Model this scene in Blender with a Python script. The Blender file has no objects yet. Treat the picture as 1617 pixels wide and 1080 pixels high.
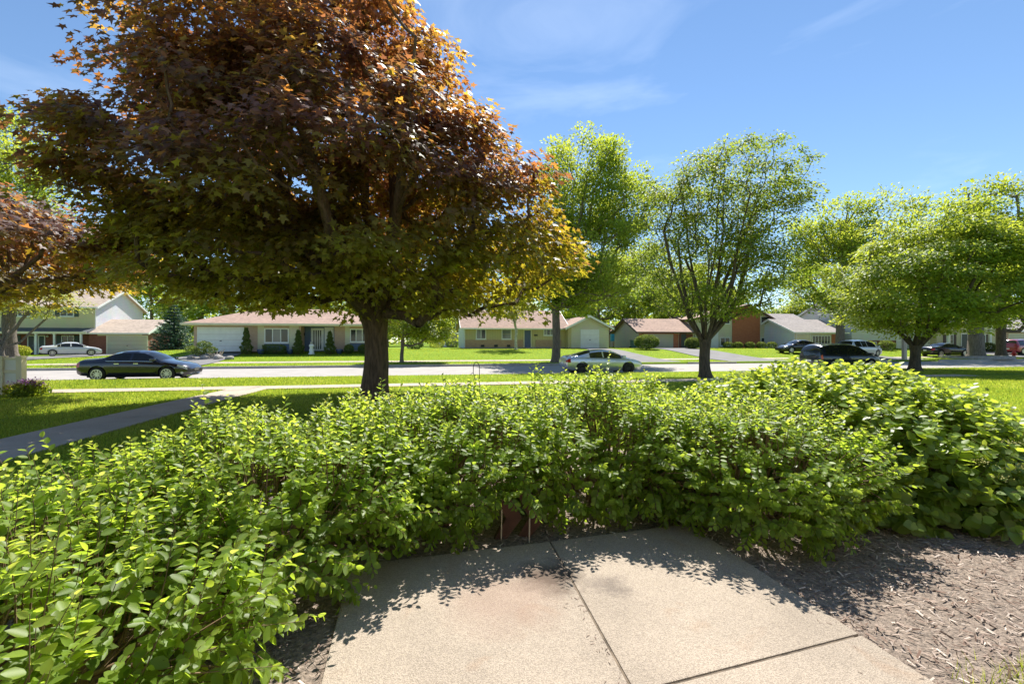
import bpy, bmesh, math, random
import numpy as np
from mathutils import Vector, Matrix

R = math.radians
scene = bpy.context.scene
col = scene.collection
rng = np.random.default_rng(7)
random.seed(7)

# ------------------------------------------------------------------ camera, sky, sun, exposure
CAM_Z = 1.6
F = 718.7            # focal length in photograph pixels (1617 wide)
cam_d = bpy.data.cameras.new('camera'); cam = bpy.data.objects.new('camera', cam_d); col.objects.link(cam)
cam_d.lens = 16.0; cam_d.sensor_width = 36.0; cam_d.clip_start = 0.05; cam_d.clip_end = 3000
cam.location = (0, 0, CAM_Z); cam.rotation_euler = (R(90), 0, 0)
scene.camera = cam

SUN_AZ, SUN_EL = 14.0, 56.0          # azimuth clockwise from straight ahead
w = bpy.data.worlds.new('World'); scene.world = w; w.use_nodes = True
nt = w.node_tree; nt.nodes.clear()
out = nt.nodes.new('ShaderNodeOutputWorld'); bg = nt.nodes.new('ShaderNodeBackground')
sky = nt.nodes.new('ShaderNodeTexSky'); sky.sky_type = 'NISHITA'; sky.sun_disc = False
sky.sun_elevation = R(SUN_EL); sky.sun_rotation = R(SUN_AZ)
sky.air_density = 1.0; sky.dust_density = 0.0; sky.ozone_density = 3.5; sky.altitude = 200
tc = nt.nodes.new('ShaderNodeTexCoord'); mp = nt.nodes.new('ShaderNodeMapping')
mp.inputs['Scale'].default_value = (1.2, 1.2, 5.0); mp.inputs['Rotation'].default_value = (0.12, 0.25, 0.3)
nz = nt.nodes.new('ShaderNodeTexNoise'); nz.inputs['Scale'].default_value = 1.6; nz.inputs['Detail'].default_value = 7; nz.inputs['Roughness'].default_value = 0.55
nz.inputs['Distortion'].default_value = 0.6
rp = nt.nodes.new('ShaderNodeValToRGB'); rp.color_ramp.elements[0].position = 0.52; rp.color_ramp.elements[1].position = 0.85
rp.color_ramp.elements[1].color = (0.22, 0.22, 0.22, 1)
mx = nt.nodes.new('ShaderNodeMixRGB'); mx.inputs['Color2'].default_value = (8.5, 9.2, 10.2, 1)
nt.links.new(tc.outputs['Generated'], mp.inputs['Vector']); nt.links.new(mp.outputs['Vector'], nz.inputs['Vector'])
nt.links.new(nz.outputs['Fac'], rp.inputs['Fac']); nt.links.new(rp.outputs['Color'], mx.inputs['Fac'])
tn = nt.nodes.new('ShaderNodeMixRGB'); tn.blend_type = 'MULTIPLY'; tn.inputs['Fac'].default_value = 1.0; tn.inputs['Color2'].default_value = (0.78, 0.83, 0.84, 1)   # the camera's colour balance
nt.links.new(sky.outputs['Color'], tn.inputs['Color1']); nt.links.new(tn.outputs['Color'], mx.inputs['Color1']); nt.links.new(mx.outputs['Color'], bg.inputs['Color'])
bg.inputs['Strength'].default_value = 0.088
nt.links.new(bg.outputs['Background'], out.inputs['Surface'])

sl = bpy.data.lights.new('sun', 'SUN'); sl.energy = 4.2; sl.angle = R(0.53); sl.color = (1.0, 0.95, 0.87)
so = bpy.data.objects.new('sun', sl); col.objects.link(so)
SUNV = Vector((math.sin(R(SUN_AZ)) * math.cos(R(SUN_EL)), math.cos(R(SUN_AZ)) * math.cos(R(SUN_EL)), math.sin(R(SUN_EL))))
so.rotation_euler = SUNV.to_track_quat('Z', 'Y').to_euler(); so.location = (5, 20, 40)

scene.view_settings.view_transform = 'Standard'; scene.view_settings.look = 'None'
scene.view_settings.exposure = 1.2; scene.view_settings.gamma = 1.0
scene.render.engine = 'CYCLES'
scene.cycles.max_bounces = 8; scene.cycles.transmission_bounces = 4; scene.cycles.diffuse_bounces = 4

# ------------------------------------------------------------------ frames and ground height
SA = R(11.0); CA_, SA_ = math.cos(SA), math.sin(SA)
def st(t, u):            # street frame -> world XY
    return (t * CA_ - u * SA_, t * SA_ + u * CA_)
def tu(x, y):
    return (x * CA_ + y * SA_, -x * SA_ + y * CA_)
U_SW0, U_SW1 = 17.5, 18.8
U_K0, U_K1 = 24.1, 34.6              # street edges
U_FS0, U_FS1 = 38.3, 39.3            # far sidewalk
def sstep(a, b, x):
    x = np.clip((x - a) / (b - a), 0, 1); return x * x * (3 - 2 * x)
def gz_tu(t, u):
    t = np.asarray(t, float); u = np.asarray(u, float)
    near = -0.12 * sstep(8, 23, u)
    left = sstep(-23, -32, t)
    hi = 0.8 * (1 - left) + 0.12 * left
    far = -0.10 + (hi + 0.10) * sstep(36, 50, u)
    return np.where(u < (U_K0 + U_K1) / 2, near, far)
def gz(x, y):
    t, u = tu(np.asarray(x, float), np.asarray(y, float)); return gz_tu(t, u)
STREET_Z = -0.25
def at(px, d):           # world X of a photo column at depth d
    return (px - 808.5) * d / F
def zt(py, d):
    return CAM_Z - (py - 539.0) * d / F

# ------------------------------------------------------------------ tagging and mesh helpers
def tag(o, label=None, cat=None, group=None, kind=None):
    if label: o['label'] = label
    if cat: o['category'] = cat
    if group: o['group'] = group
    if kind: o['kind'] = kind
    return o
def empty(name, loc=(0, 0, 0), rz=0.0):
    o = bpy.data.objects.new(name, None); col.objects.link(o); o.location = loc; o.rotation_euler = (0, 0, rz)
    o.empty_display_size = 0.2
    return o
def link(name, me, mat=None, parent=None, smooth=False):
    o = bpy.data.objects.new(name, me); col.objects.link(o)
    if mat is not None and len(me.materials) == 0: me.materials.append(mat)
    if parent is not None: o.parent = parent
    if smooth:
        me.polygons.foreach_set('use_smooth', np.ones(len(me.polygons), bool))
    return o
class MB:
    def __init__(s): s.v = []; s.f = []
    def add(s, vs, fs):
        n = len(s.v); s.v += [tuple(map(float, p)) for p in vs]; s.f += [tuple(i + n for i in f) for f in fs]; return s
    def box(s, x0, x1, y0, y1, z0, z1):
        return s.add([(x0, y0, z0), (x1, y0, z0), (x1, y1, z0), (x0, y1, z0), (x0, y0, z1), (x1, y0, z1), (x1, y1, z1), (x0, y1, z1)],
                     [(3, 2, 1, 0), (4, 5, 6, 7), (0, 1, 5, 4), (1, 2, 6, 5), (2, 3, 7, 6), (3, 0, 4, 7)])
    def prism(s, pts, ax, a, b):     # polygon pts (2d) extruded along axis ax from a to b; CCW seen from +axis
        def mk(p, c):
            return {'x': (c, p[0], p[1]), 'y': (p[0], c, p[1]), 'z': (p[0], p[1], c)}[ax]
        n = len(pts)
        vs = [mk(p, a) for p in pts] + [mk(p, b) for p in pts]
        fs = [tuple(range(n)), tuple(range(2 * n - 1, n - 1, -1))] + [(i, i + n, (i + 1) % n + n, (i + 1) % n) for i in range(n)]
        return s.add(vs, fs)
    def tube(s, pts, r, n=8, cap=True):
        pts = [Vector(p) for p in pts]; m = len(pts)
        rr = r if hasattr(r, '__len__') else [r] * m
        vs = []; up = None
        for i, p in enumerate(pts):
            d = (pts[min(i + 1, m - 1)] - pts[max(i - 1, 0)]).normalized()
            if up is None: up = d.orthogonal().normalized()
            up = (up - d * up.dot(d)); up = up.normalized() if up.length > 1e-6 else d.orthogonal().normalized()
            q = d.cross(up)
            for k in range(n):
                a = 2 * math.pi * k / n; vs.append(p + (up * math.cos(a) + q * math.sin(a)) * rr[i])
        fs = [(i * n + k, i * n + (k + 1) % n, (i + 1) * n + (k + 1) % n, (i + 1) * n + k) for i in range(m - 1) for k in range(n)]
        if cap: fs += [tuple(range(n - 1, -1, -1)), tuple(range((m - 1) * n, m * n))]
        return s.add(vs, fs)
    def lathe(s, prof, n=16, c=(0, 0, 0), ax='z', cap=True):   # prof (r,h)
        vs = []
        for r_, h in prof:
            for k in range(n):
                a = 2 * math.pi * k / n
                p = (r_ * math.cos(a), r_ * math.sin(a), h)
                if ax == 'y': p = (p[0], p[2], p[1])
                vs.append((p[0] + c[0], p[1] + c[1], p[2] + c[2]))
        m = len(prof)
        fs = [(i * n + k, i * n + (k + 1) % n, (i + 1) * n + (k + 1) % n, (i + 1) * n + k) for i in range(m - 1) for k in range(n)]
        if cap: fs += [tuple(range(n - 1, -1, -1)), tuple(range((m - 1) * n, m * n))]
        return s.add(vs, fs)
    def build(s, name, mat, parent=None, smooth=False, bevel=0.0):
        me = bpy.data.meshes.new(name); me.from_pydata(s.v, [], s.f)
        bm = bmesh.new(); bm.from_mesh(me)
        bmesh.ops.recalc_face_normals(bm, faces=bm.faces)
        if bevel > 0:
            bmesh.ops.bevel(bm, geom=[e for e in bm.edges if e.calc_face_angle(0) > 0.5], offset=bevel, segments=2, affect='EDGES', profile=0.7)
        bm.to_mesh(me); bm.free()
        return link(name, me, mat, parent, smooth)

def tri_mesh(name, V, T, mat, parent=None, attr=None, smooth=False):
    """V (n,3), T (m,3) numpy; attr: per-vertex float 'tint'"""
    me = bpy.data.meshes.new(name)
    V = np.ascontiguousarray(V, np.float32); T = np.ascontiguousarray(T, np.int32)
    me.vertices.add(len(V)); me.vertices.foreach_set('co', V.ravel())
    k = T.shape[1]
    me.loops.add(T.size); me.loops.foreach_set('vertex_index', T.ravel())
    me.polygons.add(len(T)); me.polygons.foreach_set('loop_start', np.arange(0, T.size, k, dtype=np.int32))
    me.polygons.foreach_set('loop_total', np.full(len(T), k, np.int32))
    if attr is not None:
        a = me.attributes.new('tint', 'FLOAT', 'POINT'); a.data.foreach_set('value', np.ascontiguousarray(attr, np.float32))
    me.update(calc_edges=True)
    return link(name, me, mat, parent, smooth)

def norm(a):
    return a / np.maximum(np.linalg.norm(a, axis=-1, keepdims=True), 1e-9)
def frames(axis, nrm):
    y = norm(axis); x = norm(np.cross(y, nrm)); z = np.cross(x, y)
    return np.stack([x, y, z], axis=-1)          # columns
def scatter(name, LV, LT, pos, Rm, scale, mat, parent=None, tint=None, kind='stuff', smooth=False):
    LV = np.asarray(LV, float); LT = np.asarray(LT, int); N = len(pos); m = len(LV)
    V = np.einsum('nij,mj->nmi', Rm, LV) * np.asarray(scale).reshape(-1, 1, 1) + pos[:, None, :]
    T = (LT[None] + (np.arange(N) * m)[:, None, None]).reshape(-1, LT.shape[1])
    at_ = None if tint is None else np.repeat(tint, m)
    o = tri_mesh(name, V.reshape(-1, 3), T, mat, parent, at_, smooth)
    if kind: o['kind'] = kind
    return o

# ------------------------------------------------------------------ materials
def M_(name):
    m = bpy.data.materials.new(name); m.use_nodes = True; n = m.node_tree
    return m, n, n.nodes['Principled BSDF'], n.nodes['Material Output']
def nd(n, t, **kw):
    a = n.nodes.new('ShaderNode' + t)
    for k, v in kw.items():
        if k in a.inputs: a.inputs[k].default_value = v
        else: setattr(a, k, v)
    return a
def plain(name, c, rough=0.6, var=0.12, scale=3.0, metal=0.0, bump=0.0, bscale=40.0, spec=0.5, coat=0.0, stretch=(1, 1, 1)):
    m, n, b, o = M_(name)
    tcn = nd(n, 'TexCoord'); mpn = nd(n, 'Mapping', Scale=stretch); n.links.new(tcn.outputs['Object'], mpn.inputs['Vector'])
    t = nd(n, 'TexNoise', Scale=scale, Detail=5.0); n.links.new(mpn.outputs['Vector'], t.inputs['Vector'])
    r = nd(n, 'ValToRGB'); r.color_ramp.elements[0].position = 0.3; r.color_ramp.elements[1].position = 0.72
    r.color_ramp.elements[0].color = (*[x * (1 - var) for x in c], 1); r.color_ramp.elements[1].color = (*[min(x * (1 + var), 1) for x in c], 1)
    n.links.new(t.outputs['Fac'], r.inputs['Fac']); n.links.new(r.outputs['Color'], b.inputs['Base Color'])
    b.inputs['Roughness'].default_value = rough; b.inputs['Metallic'].default_value = metal
    b.inputs['Specular IOR Level'].default_value = spec; b.inputs['Coat Weight'].default_value = coat
    if bump > 0:
        t2 = nd(n, 'TexNoise', Scale=bscale, Detail=4.0); n.links.new(mpn.outputs['Vector'], t2.inputs['Vector'])
        bu = nd(n, 'Bump', Strength=bump, Distance=0.02); n.links.new(t2.outputs['Fac'], bu.inputs['Height']); n.links.new(bu.outputs['Normal'], b.inputs['Normal'])
    return m
def siding(name, c, pitch=0.2, vertical=False):
    m, n, b, o = M_(name)
    tcn = nd(n, 'TexCoord'); wv = nd(n, 'TexWave', Scale=1.0 / pitch * 0.05 * 2 * math.pi / 2, Distortion=0.0)
    sx = nd(n, 'SeparateXYZ'); n.links.new(tcn.outputs['Object'], sx.inputs['Vector'])
    ml = nd(n, 'Math', operation='MULTIPLY'); ml.inputs[1].default_value = 1.0 / pitch
    n.links.new(sx.outputs['X' if vertical else 'Z'], ml.inputs[0])
    fr = nd(n, 'Math', operation='FRACT'); n.links.new(ml.outputs[0], fr.inputs[0])
    r = nd(n, 'ValToRGB'); e = r.color_ramp.elements
    e[0].position = 0.0; e[0].color = (*[x * 0.62 for x in c], 1); e[1].position = 0.12; e[1].color = (*c, 1)
    n.links.new(fr.outputs[0], r.inputs['Fac'])
    t = nd(n, 'TexNoise', Scale=1.2, Detail=4.0); n.links.new(tcn.outputs['Object'], t.inputs['Vector'])
    mxn = nd(n, 'MixRGB', blend_type='MULTIPLY', Fac=0.25); n.links.new(r.outputs['Color'], mxn.inputs['Color1']); n.links.new(t.outputs['Color'], mxn.inputs['Color2'])
    n.links.new(mxn.outputs['Color'], b.inputs['Base Color']); b.inputs['Roughness'].default_value = 0.6
    bu = nd(n, 'Bump', Strength=0.5, Distance=0.02); n.links.new(fr.outputs[0], bu.inputs['Height']); n.links.new(bu.outputs['Normal'], b.inputs['Normal'])
    n.nodes.remove(wv)
    return m
def brick(name, c1, c2, mortar=(0.45, 0.42, 0.38)):
    m, n, b, o = M_(name)
    tcn = nd(n, 'TexCoord'); sx = nd(n, 'SeparateXYZ'); cx = nd(n, 'CombineXYZ')
    n.links.new(tcn.outputs['Object'], sx.inputs['Vector'])
    ad = nd(n, 'Math', operation='ADD'); n.links.new(sx.outputs['X'], ad.inputs[0]); n.links.new(sx.outputs['Y'], ad.inputs[1])
    n.links.new(ad.outputs[0], cx.inputs['X']); n.links.new(sx.outputs['Z'], cx.inputs['Y'])
    br = nd(n, 'TexBrick', Scale=1.0); br.inputs['Color1'].default_value = (*c1, 1); br.inputs['Color2'].default_value = (*c2, 1); br.inputs['Mortar'].default_value = (*mortar, 1)
    br.inputs['Brick Width'].default_value = 0.22; br.inputs['Row Height'].default_value = 0.075; br.inputs['Mortar Size'].default_value = 0.008
    n.links.new(cx.outputs[0], br.inputs['Vector']); n.links.new(br.outputs['Color'], b.inputs['Base Color']); b.inputs['Roughness'].default_value = 0.85
    return m
def shingle(name, c):
    m, n, b, o = M_(name)
    tcn = nd(n, 'TexCoord'); t = nd(n, 'TexVoronoi', Scale=4.0); mpn = nd(n, 'Mapping', Scale=(1.0, 2.2, 2.2))
    n.links.new(tcn.outputs['Object'], mpn.inputs['Vector']); n.links.new(mpn.outputs['Vector'], t.inputs['Vector'])
    t2 = nd(n, 'TexNoise', Scale=0.8, Detail=6.0); n.links.new(tcn.outputs['Object'], t2.inputs['Vector'])
    mxn = nd(n, 'MixRGB', Fac=0.4); n.links.new(t.outputs['Color'], mxn.inputs['Color1']); n.links.new(t2.outputs['Fac'], mxn.inputs['Color2'])
    bw = nd(n, 'RGBToBW'); n.links.new(mxn.outputs['Color'], bw.inputs['Color'])
    r = nd(n, 'ValToRGB'); r.color_ramp.elements[0].position = 0.2; r.color_ramp.elements[1].position = 0.8
    r.color_ramp.elements[0].color = (*[x * 0.72 for x in c], 1); r.color_ramp.elements[1].color = (*[x * 1.25 for x in c], 1)
    n.links.new(bw.outputs[0], r.inputs['Fac']); n.links.new(r.outputs['Color'], b.inputs['Base Color']); b.inputs['Roughness'].default_value = 0.9
    return m
def leaf_mat(name, cols, trans, rough=0.45, tfac=0.45, spec=0.5, var=0.35, thue=None):
    """cols: list of (pos, rgb) over 'tint'; trans: list likewise for transmitted light"""
    m, n, b, o = M_(name)
    a = nd(n, 'Attribute', attribute_name='tint')
    def ramp(cs):
        # sun-grown foliage is yellower than pure green
        cs = [(p, (min(c[0] * 1.12, 1), c[1] * 0.97, c[2] * 1.35) if c[1] > c[0] and 'spruce' not in name else c) for p, c in cs]
        r = nd(n, 'ValToRGB'); el = r.color_ramp.elements
        while len(el) < len(cs): el.new(0.5)
        for e, (p, c) in zip(el, cs): e.position = p; e.color = (*c, 1)
        n.links.new(a.outputs['Fac'], r.inputs['Fac']); return r
    g = nd(n, 'NewGeometry'); oi = nd(n, 'ObjectInfo')
    ad = nd(n, 'Math', operation='ADD'); n.links.new(g.outputs['Random Per Island'], ad.inputs[0]); n.links.new(oi.outputs['Random'], ad.inputs[1])
    fr = nd(n, 'Math', operation='FRACT'); n.links.new(ad.outputs[0], fr.inputs[0])
    mr = nd(n, 'MapRange'); mr.inputs['To Min'].default_value = 1 - var; mr.inputs['To Max'].default_value = 1 + var
    n.links.new(fr.outputs[0], mr.inputs['Value'])
    def hsv(r):
        h = nd(n, 'HueSaturation'); n.links.new(r.outputs['Color'], h.inputs['Color']); n.links.new(mr.outputs['Result'], h.inputs['Value']); return h
    h1 = hsv(ramp(cols)); h2 = hsv(ramp(trans))
    n.links.new(h1.outputs['Color'], b.inputs['Base Color']); b.inputs['Roughness'].default_value = rough; b.inputs['Specular IOR Level'].default_value = spec
    tr = nd(n, 'BsdfTranslucent'); n.links.new(h2.outputs['Color'], tr.inputs['Color'])
    ms = nd(n, 'MixShader', Fac=tfac); n.links.new(b.outputs[0], ms.inputs[1]); n.links.new(tr.outputs[0], ms.inputs[2])
    n.links.new(ms.outputs[0], o.inputs['Surface'])
    return m
def bark(name, c, sc=6.0):
    m, n, b, o = M_(name)
    tcn = nd(n, 'TexCoord'); mpn = nd(n, 'Mapping', Scale=(1, 1, 0.18)); n.links.new(tcn.outputs['Object'], mpn.inputs['Vector'])
    t = nd(n, 'TexNoise', Scale=sc * 2.5, Detail=8.0, Roughness=0.65); n.links.new(mpn.outputs['Vector'], t.inputs['Vector'])
    r = nd(n, 'ValToRGB'); r.color_ramp.elements[0].position = 0.35; r.color_ramp.elements[1].position = 0.7
    r.color_ramp.elements[0].color = (*[x * 0.45 for x in c], 1); r.color_ramp.elements[1].color = (*[x * 1.35 for x in c], 1)
    n.links.new(t.outputs['Fac'], r.inputs['Fac']); n.links.new(r.outputs['Color'], b.inputs['Base Color']); b.inputs['Roughness'].default_value = 0.9
    bu = nd(n, 'Bump', Strength=1.0, Distance=0.06); n.links.new(t.outputs['Fac'], bu.inputs['Height']); n.links.new(bu.outputs['Normal'], b.inputs['Normal'])
    return m
def glass(name, c=(0.03, 0.04, 0.045)):
    m, n, b, o = M_(name); b.inputs['Base Color'].default_value = (*c, 1); b.inputs['Roughness'].default_value = 0.06; b.inputs['Specular IOR Level'].default_value = 0.45
    t = nd(n, 'TexNoise', Scale=0.9); bu = nd(n, 'Bump', Strength=0.05, Distance=0.05); n.links.new(t.outputs['Fac'], bu.inputs['Height']); n.links.new(bu.outputs['Normal'], b.inputs['Normal'])
    return m
def paint(name, c, metal=0.3, rough=0.3):
    m, n, b, o = M_(name)
    t = nd(n, 'TexNoise', Scale=60.0, Detail=2.0); r = nd(n, 'ValToRGB')
    r.color_ramp.elements[0].color = (*[x * 0.9 for x in c], 1); r.color_ramp.elements[1].color = (*[min(1, x * 1.1) for x in c], 1)
    n.links.new(t.outputs['Fac'], r.inputs['Fac']); n.links.new(r.outputs['Color'], b.inputs['Base Color'])
    b.inputs['Metallic'].default_value = metal; b.inputs['Roughness'].default_value = rough
    b.inputs['Coat Weight'].default_value = 1.0; b.inputs['Coat Roughness'].default_value = 0.04
    return m
def concrete(name, c, speck=True, stains=0.0, sc=1.0):
    m, n, b, o = M_(name)
    tcn = nd(n, 'TexCoord')
    big = nd(n, 'TexNoise', Scale=1.4 * sc, Detail=6.0, Roughness=0.6); n.links.new(tcn.outputs['Object'], big.inputs['Vector'])
    r1 = nd(n, 'ValToRGB'); r1.color_ramp.elements[0].position = 0.3; r1.color_ramp.elements[1].position = 0.7
    r1.color_ramp.elements[0].color = (*[x * 0.82 for x in c], 1); r1.color_ramp.elements[1].color = (*[x * 1.12 for x in c], 1)
    n.links.new(big.outputs['Fac'], r1.inputs['Fac']); last = r1.outputs['Color']
    if speck:
        vo = nd(n, 'TexVoronoi', Scale=190.0); n.links.new(tcn.outputs['Object'], vo.inputs['Vector'])
        bw = nd(n, 'RGBToBW'); n.links.new(vo.outputs['Color'], bw.inputs['Color'])
        r2 = nd(n, 'ValToRGB'); r2.color_ramp.elements[0].position = 0.15; r2.color_ramp.elements[0].color = (0.42, 0.37, 0.31, 1)
        r2.color_ramp.elements[1].position = 0.8; r2.color_ramp.elements[1].color = (1.25, 1.2, 1.12, 1)
        n.links.new(bw.outputs[0], r2.inputs['Fac'])
        m2 = nd(n, 'MixRGB', blend_type='MULTIPLY', Fac=0.5); n.links.new(last, m2.inputs['Color1']); n.links.new(r2.outputs['Color'], m2.inputs['Color2']); last = m2.outputs['Color']
        bu = nd(n, 'Bump', Strength=0.55, Distance=0.006); n.links.new(vo.outputs['Distance'], bu.inputs['Height']); n.links.new(bu.outputs['Normal'], b.inputs['Normal'])
    if stains > 0:
        ns = nd(n, 'TexNoise', Scale=3.1, Detail=5.0, Distortion=0.8); n.links.new(tcn.outputs['Object'], ns.inputs['Vector'])
        r3 = nd(n, 'ValToRGB'); r3.color_ramp.elements[0].position = 0.60; r3.color_ramp.elements[1].position = 0.74
        r3.color_ramp.elements[1].color = (stains, stains, stains, 1)
        n.links.new(ns.outputs['Fac'], r3.inputs['Fac'])
        m3 = nd(n, 'MixRGB'); m3.inputs['Color2'].default_value = (0.26, 0.13, 0.055, 1); n.links.new(r3.outputs['Color'], m3.inputs['Fac']); n.links.new(last, m3.inputs['Color1']); last = m3.outputs['Color']
        # the dark rust blotch beside the joint
        for (sx_, sy_, rad, colr, f_) in ((0.26, 3.04, 0.27, (0.06, 0.038, 0.024), 0.85), (0.62, 2.92, 0.16, (0.09, 0.07, 0.06), 0.55), (-0.05, 2.78, 0.45, (0.25, 0.14, 0.10), 0.35)):
            vd = nd(n, 'VectorMath', operation='DISTANCE'); vd.inputs[1].default_value = (sx_, sy_, 0.04)
            wn = nd(n, 'TexNoise', Scale=7.0, Detail=6.0, Roughness=0.7); n.links.new(tcn.outputs['Object'], wn.inputs['Vector'])
            wm = nd(n, 'MixRGB', blend_type='ADD', Fac=0.38); n.links.new(tcn.outputs['Object'], wm.inputs['Color1']); n.links.new(wn.outputs['Color'], wm.inputs['Color2'])
            sb = nd(n, 'VectorMath', operation='SUBTRACT'); sb.inputs[1].default_value = (0.19, 0.19, 0.19); n.links.new(wm.outputs['Color'], sb.inputs[0])
            n.links.new(sb.outputs[0], vd.inputs[0])
            mr = nd(n, 'MapRange'); mr.inputs['From Min'].default_value = rad * 0.35; mr.inputs['From Max'].default_value = rad; mr.inputs['To Min'].default_value = f_; mr.inputs['To Max'].default_value = 0
            n.links.new(vd.outputs['Value'], mr.inputs['Value'])
            m4 = nd(n, 'MixRGB'); m4.inputs['Color2'].default_value = (*colr, 1); n.links.new(mr.outputs['Result'], m4.inputs['Fac']); n.links.new(last, m4.inputs['Color1']); last = m4.outputs['Color']
    n.links.new(last, b.inputs['Base Color']); b.inputs['Roughness'].default_value = 0.9
    return m
def lawn_mat():
    m, n, b, o = M_('lawn')
    tcn = nd(n, 'TexCoord')
    a = nd(n, 'TexNoise', Scale=0.5, Detail=8.0, Roughness=0.65); n.links.new(tcn.outputs['Object'], a.inputs['Vector'])
    f = nd(n, 'TexNoise', Scale=22.0, Detail=4.0); n.links.new(tcn.outputs['Object'], f.inputs['Vector'])
    mxn = nd(n, 'MixRGB', Fac=0.55); n.links.new(a.outputs['Fac'], mxn.inputs['Color1']); n.links.new(f.outputs['Fac'], mxn.inputs['Color2'])
    r = nd(n, 'ValToRGB'); r.color_ramp.elements[0].position = 0.35; r.color_ramp.elements[1].position = 0.65
    r.color_ramp.elements[0].color = (0.12, 0.20, 0.010, 1); r.color_ramp.elements[1].color = (0.22, 0.32, 0.020, 1)
    n.links.new(mxn.outputs['Color'], r.inputs['Fac']); n.links.new(r.outputs['Color'], b.inputs['Base Color']); b.inputs['Roughness'].default_value = 0.9; b.inputs['Specular IOR Level'].default_value = 0.1
    bu = nd(n, 'Bump', Strength=0.8, Distance=0.05); n.links.new(f.outputs['Fac'], bu.inputs['Height']); n.links.new(bu.outputs['Normal'], b.inputs['Normal'])
    return m

MT = {}
MT['lawn'] = lawn_mat()
MT['asphalt'] = plain('street_surface', (0.33, 0.305, 0.28), 0.9, 0.12, 1.2, bump=0.2, bscale=60)
MT['drive'] = plain('driveway_surface', (0.17, 0.165, 0.165), 0.9, 0.15, 0.8, bump=0.2)
MT['walk'] = concrete('walk_concrete', (0.46, 0.40, 0.33), True, 0.0, 0.7)
MT['patio'] = concrete('patio_aggregate', (0.365, 0.31, 0.25), True, 0.30)
MT['kerb'] = plain('kerb_concrete', (0.42, 0.39, 0.35), 0.9, 0.15, 2.0)
MT['mulch'] = plain('mulch_bed', (0.23, 0.18, 0.14), 0.95, 0.5, 40.0, bump=1.0, bscale=70)
MT['chip'] = leaf_mat('bark_chip', [(0, (0.15, 0.095, 0.07)), (0.5, (0.31, 0.24, 0.195)), (1, (0.54, 0.46, 0.39))], [(0, (0, 0, 0)), (1, (0, 0, 0))], 0.9, 0.0, 0.2, 0.3)
MT['dirt'] = plain('joint_dirt', (0.13, 0.10, 0.07), 0.95, 0.6, 14.0)
MT['white'] = plain('white_paint', (0.78, 0.78, 0.76), 0.5, 0.05)
MT['cream'] = plain('cream_paint', (0.72, 0.66, 0.50), 0.55, 0.05)
MT['tan'] = plain('tan_paint', (0.55, 0.42, 0.27), 0.6, 0.06)
MT['sid_cream'] = siding('cream_siding', (0.70, 0.64, 0.40))
MT['sid_white'] = siding('white_siding', (0.76, 0.78, 0.82))
MT['sid_yellow'] = siding('yellow_siding', (0.62, 0.52, 0.27), 0.3, True)
MT['sid_pale'] = siding('pale_siding', (0.72, 0.67, 0.50))
MT['sid_blue'] = siding('blue_siding', (0.14, 0.20, 0.33), 0.25, True)
MT['sid_bounce'] = siding('bounce_siding', (0.80, 0.73, 0.60))  # siding of the added home, pale to bounce more sun into patio shade
MT['sid_taupe'] = siding('taupe_siding', (0.60, 0.55, 0.42))
MT['brick_red'] = brick('red_brick', (0.42, 0.12, 0.055), (0.50, 0.165, 0.08), (0.30, 0.16, 0.11))
MT['brick_dark'] = brick('dark_red_brick', (0.20, 0.055, 0.035), (0.25, 0.08, 0.05), (0.2, 0.12, 0.1))
MT['brick_tan'] = brick('tan_brick', (0.42, 0.24, 0.14), (0.52, 0.33, 0.2), (0.45, 0.35, 0.27))
MT['brick_pink'] = brick('pink_brick', (0.48, 0.30, 0.22), (0.54, 0.36, 0.27), (0.5, 0.4, 0.34))
MT['roof_brown'] = shingle('brown_shingle', (0.33, 0.22, 0.17))
MT['roof_tan'] = shingle('tan_shingle', (0.40, 0.32, 0.26))
MT['roof_grey'] = shingle('grey_shingle', (0.28, 0.25, 0.24))
MT['roof_dark'] = shingle('dark_shingle', (0.09, 0.10, 0.11))
MT['trim_dark'] = plain('dark_brown_trim', (0.08, 0.045, 0.035), 0.6)
MT['shutter'] = plain('dark_green_shutter', (0.025, 0.05, 0.045), 0.5)
MT['blue_door'] = plain('blue_door', (0.06, 0.09, 0.20), 0.4)
MT['dark_door'] = plain('dark_door', (0.03, 0.035, 0.04), 0.4)
MT['pane'] = glass('window_glass')
MT['pane_pale'] = glass('curtained_glass', (0.17, 0.18, 0.19))
MT['car_glass'] = glass('car_glass', (0.012, 0.014, 0.016))
MT['rubber'] = plain('tyre_rubber', (0.02, 0.02, 0.02), 0.85)
MT['alloy'] = plain('alloy_wheel', (0.62, 0.60, 0.56), 0.3, 0.05, metal=0.8)
MT['black_trim'] = plain('black_plastic', (0.018, 0.018, 0.02), 0.5)
MT['chrome'] = plain('chrome', (0.75, 0.75, 0.75), 0.15, 0.03, metal=1.0)
MT['red_lamp'] = plain('red_lamp', (0.45, 0.02, 0.015), 0.15, 0.1)
MT['orange_lamp'] = plain('orange_lamp', (0.7, 0.12, 0.02), 0.2, 0.1)
MT['clear_lamp'] = plain('clear_lamp', (0.55, 0.56, 0.58), 0.12, 0.1)
MT['wood_post'] = plain('weathered_post', (0.50, 0.42, 0.33), 0.8, 0.2, 4.0, stretch=(1, 1, 0.1))
MT['iron'] = plain('black_iron', (0.03, 0.028, 0.025), 0.5, 0.2, metal=0.5)
MT['rust'] = plain('rusty_brown_steel', (0.085, 0.036, 0.024), 0.75, 0.35, 9.0, bump=0.3)
MT['hydrant'] = plain('hydrant_red', (0.50, 0.035, 0.02), 0.45)
MT['stone'] = plain('grey_stone', (0.36, 0.33, 0.30), 0.9, 0.25, 5.0, bump=0.5)
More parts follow.
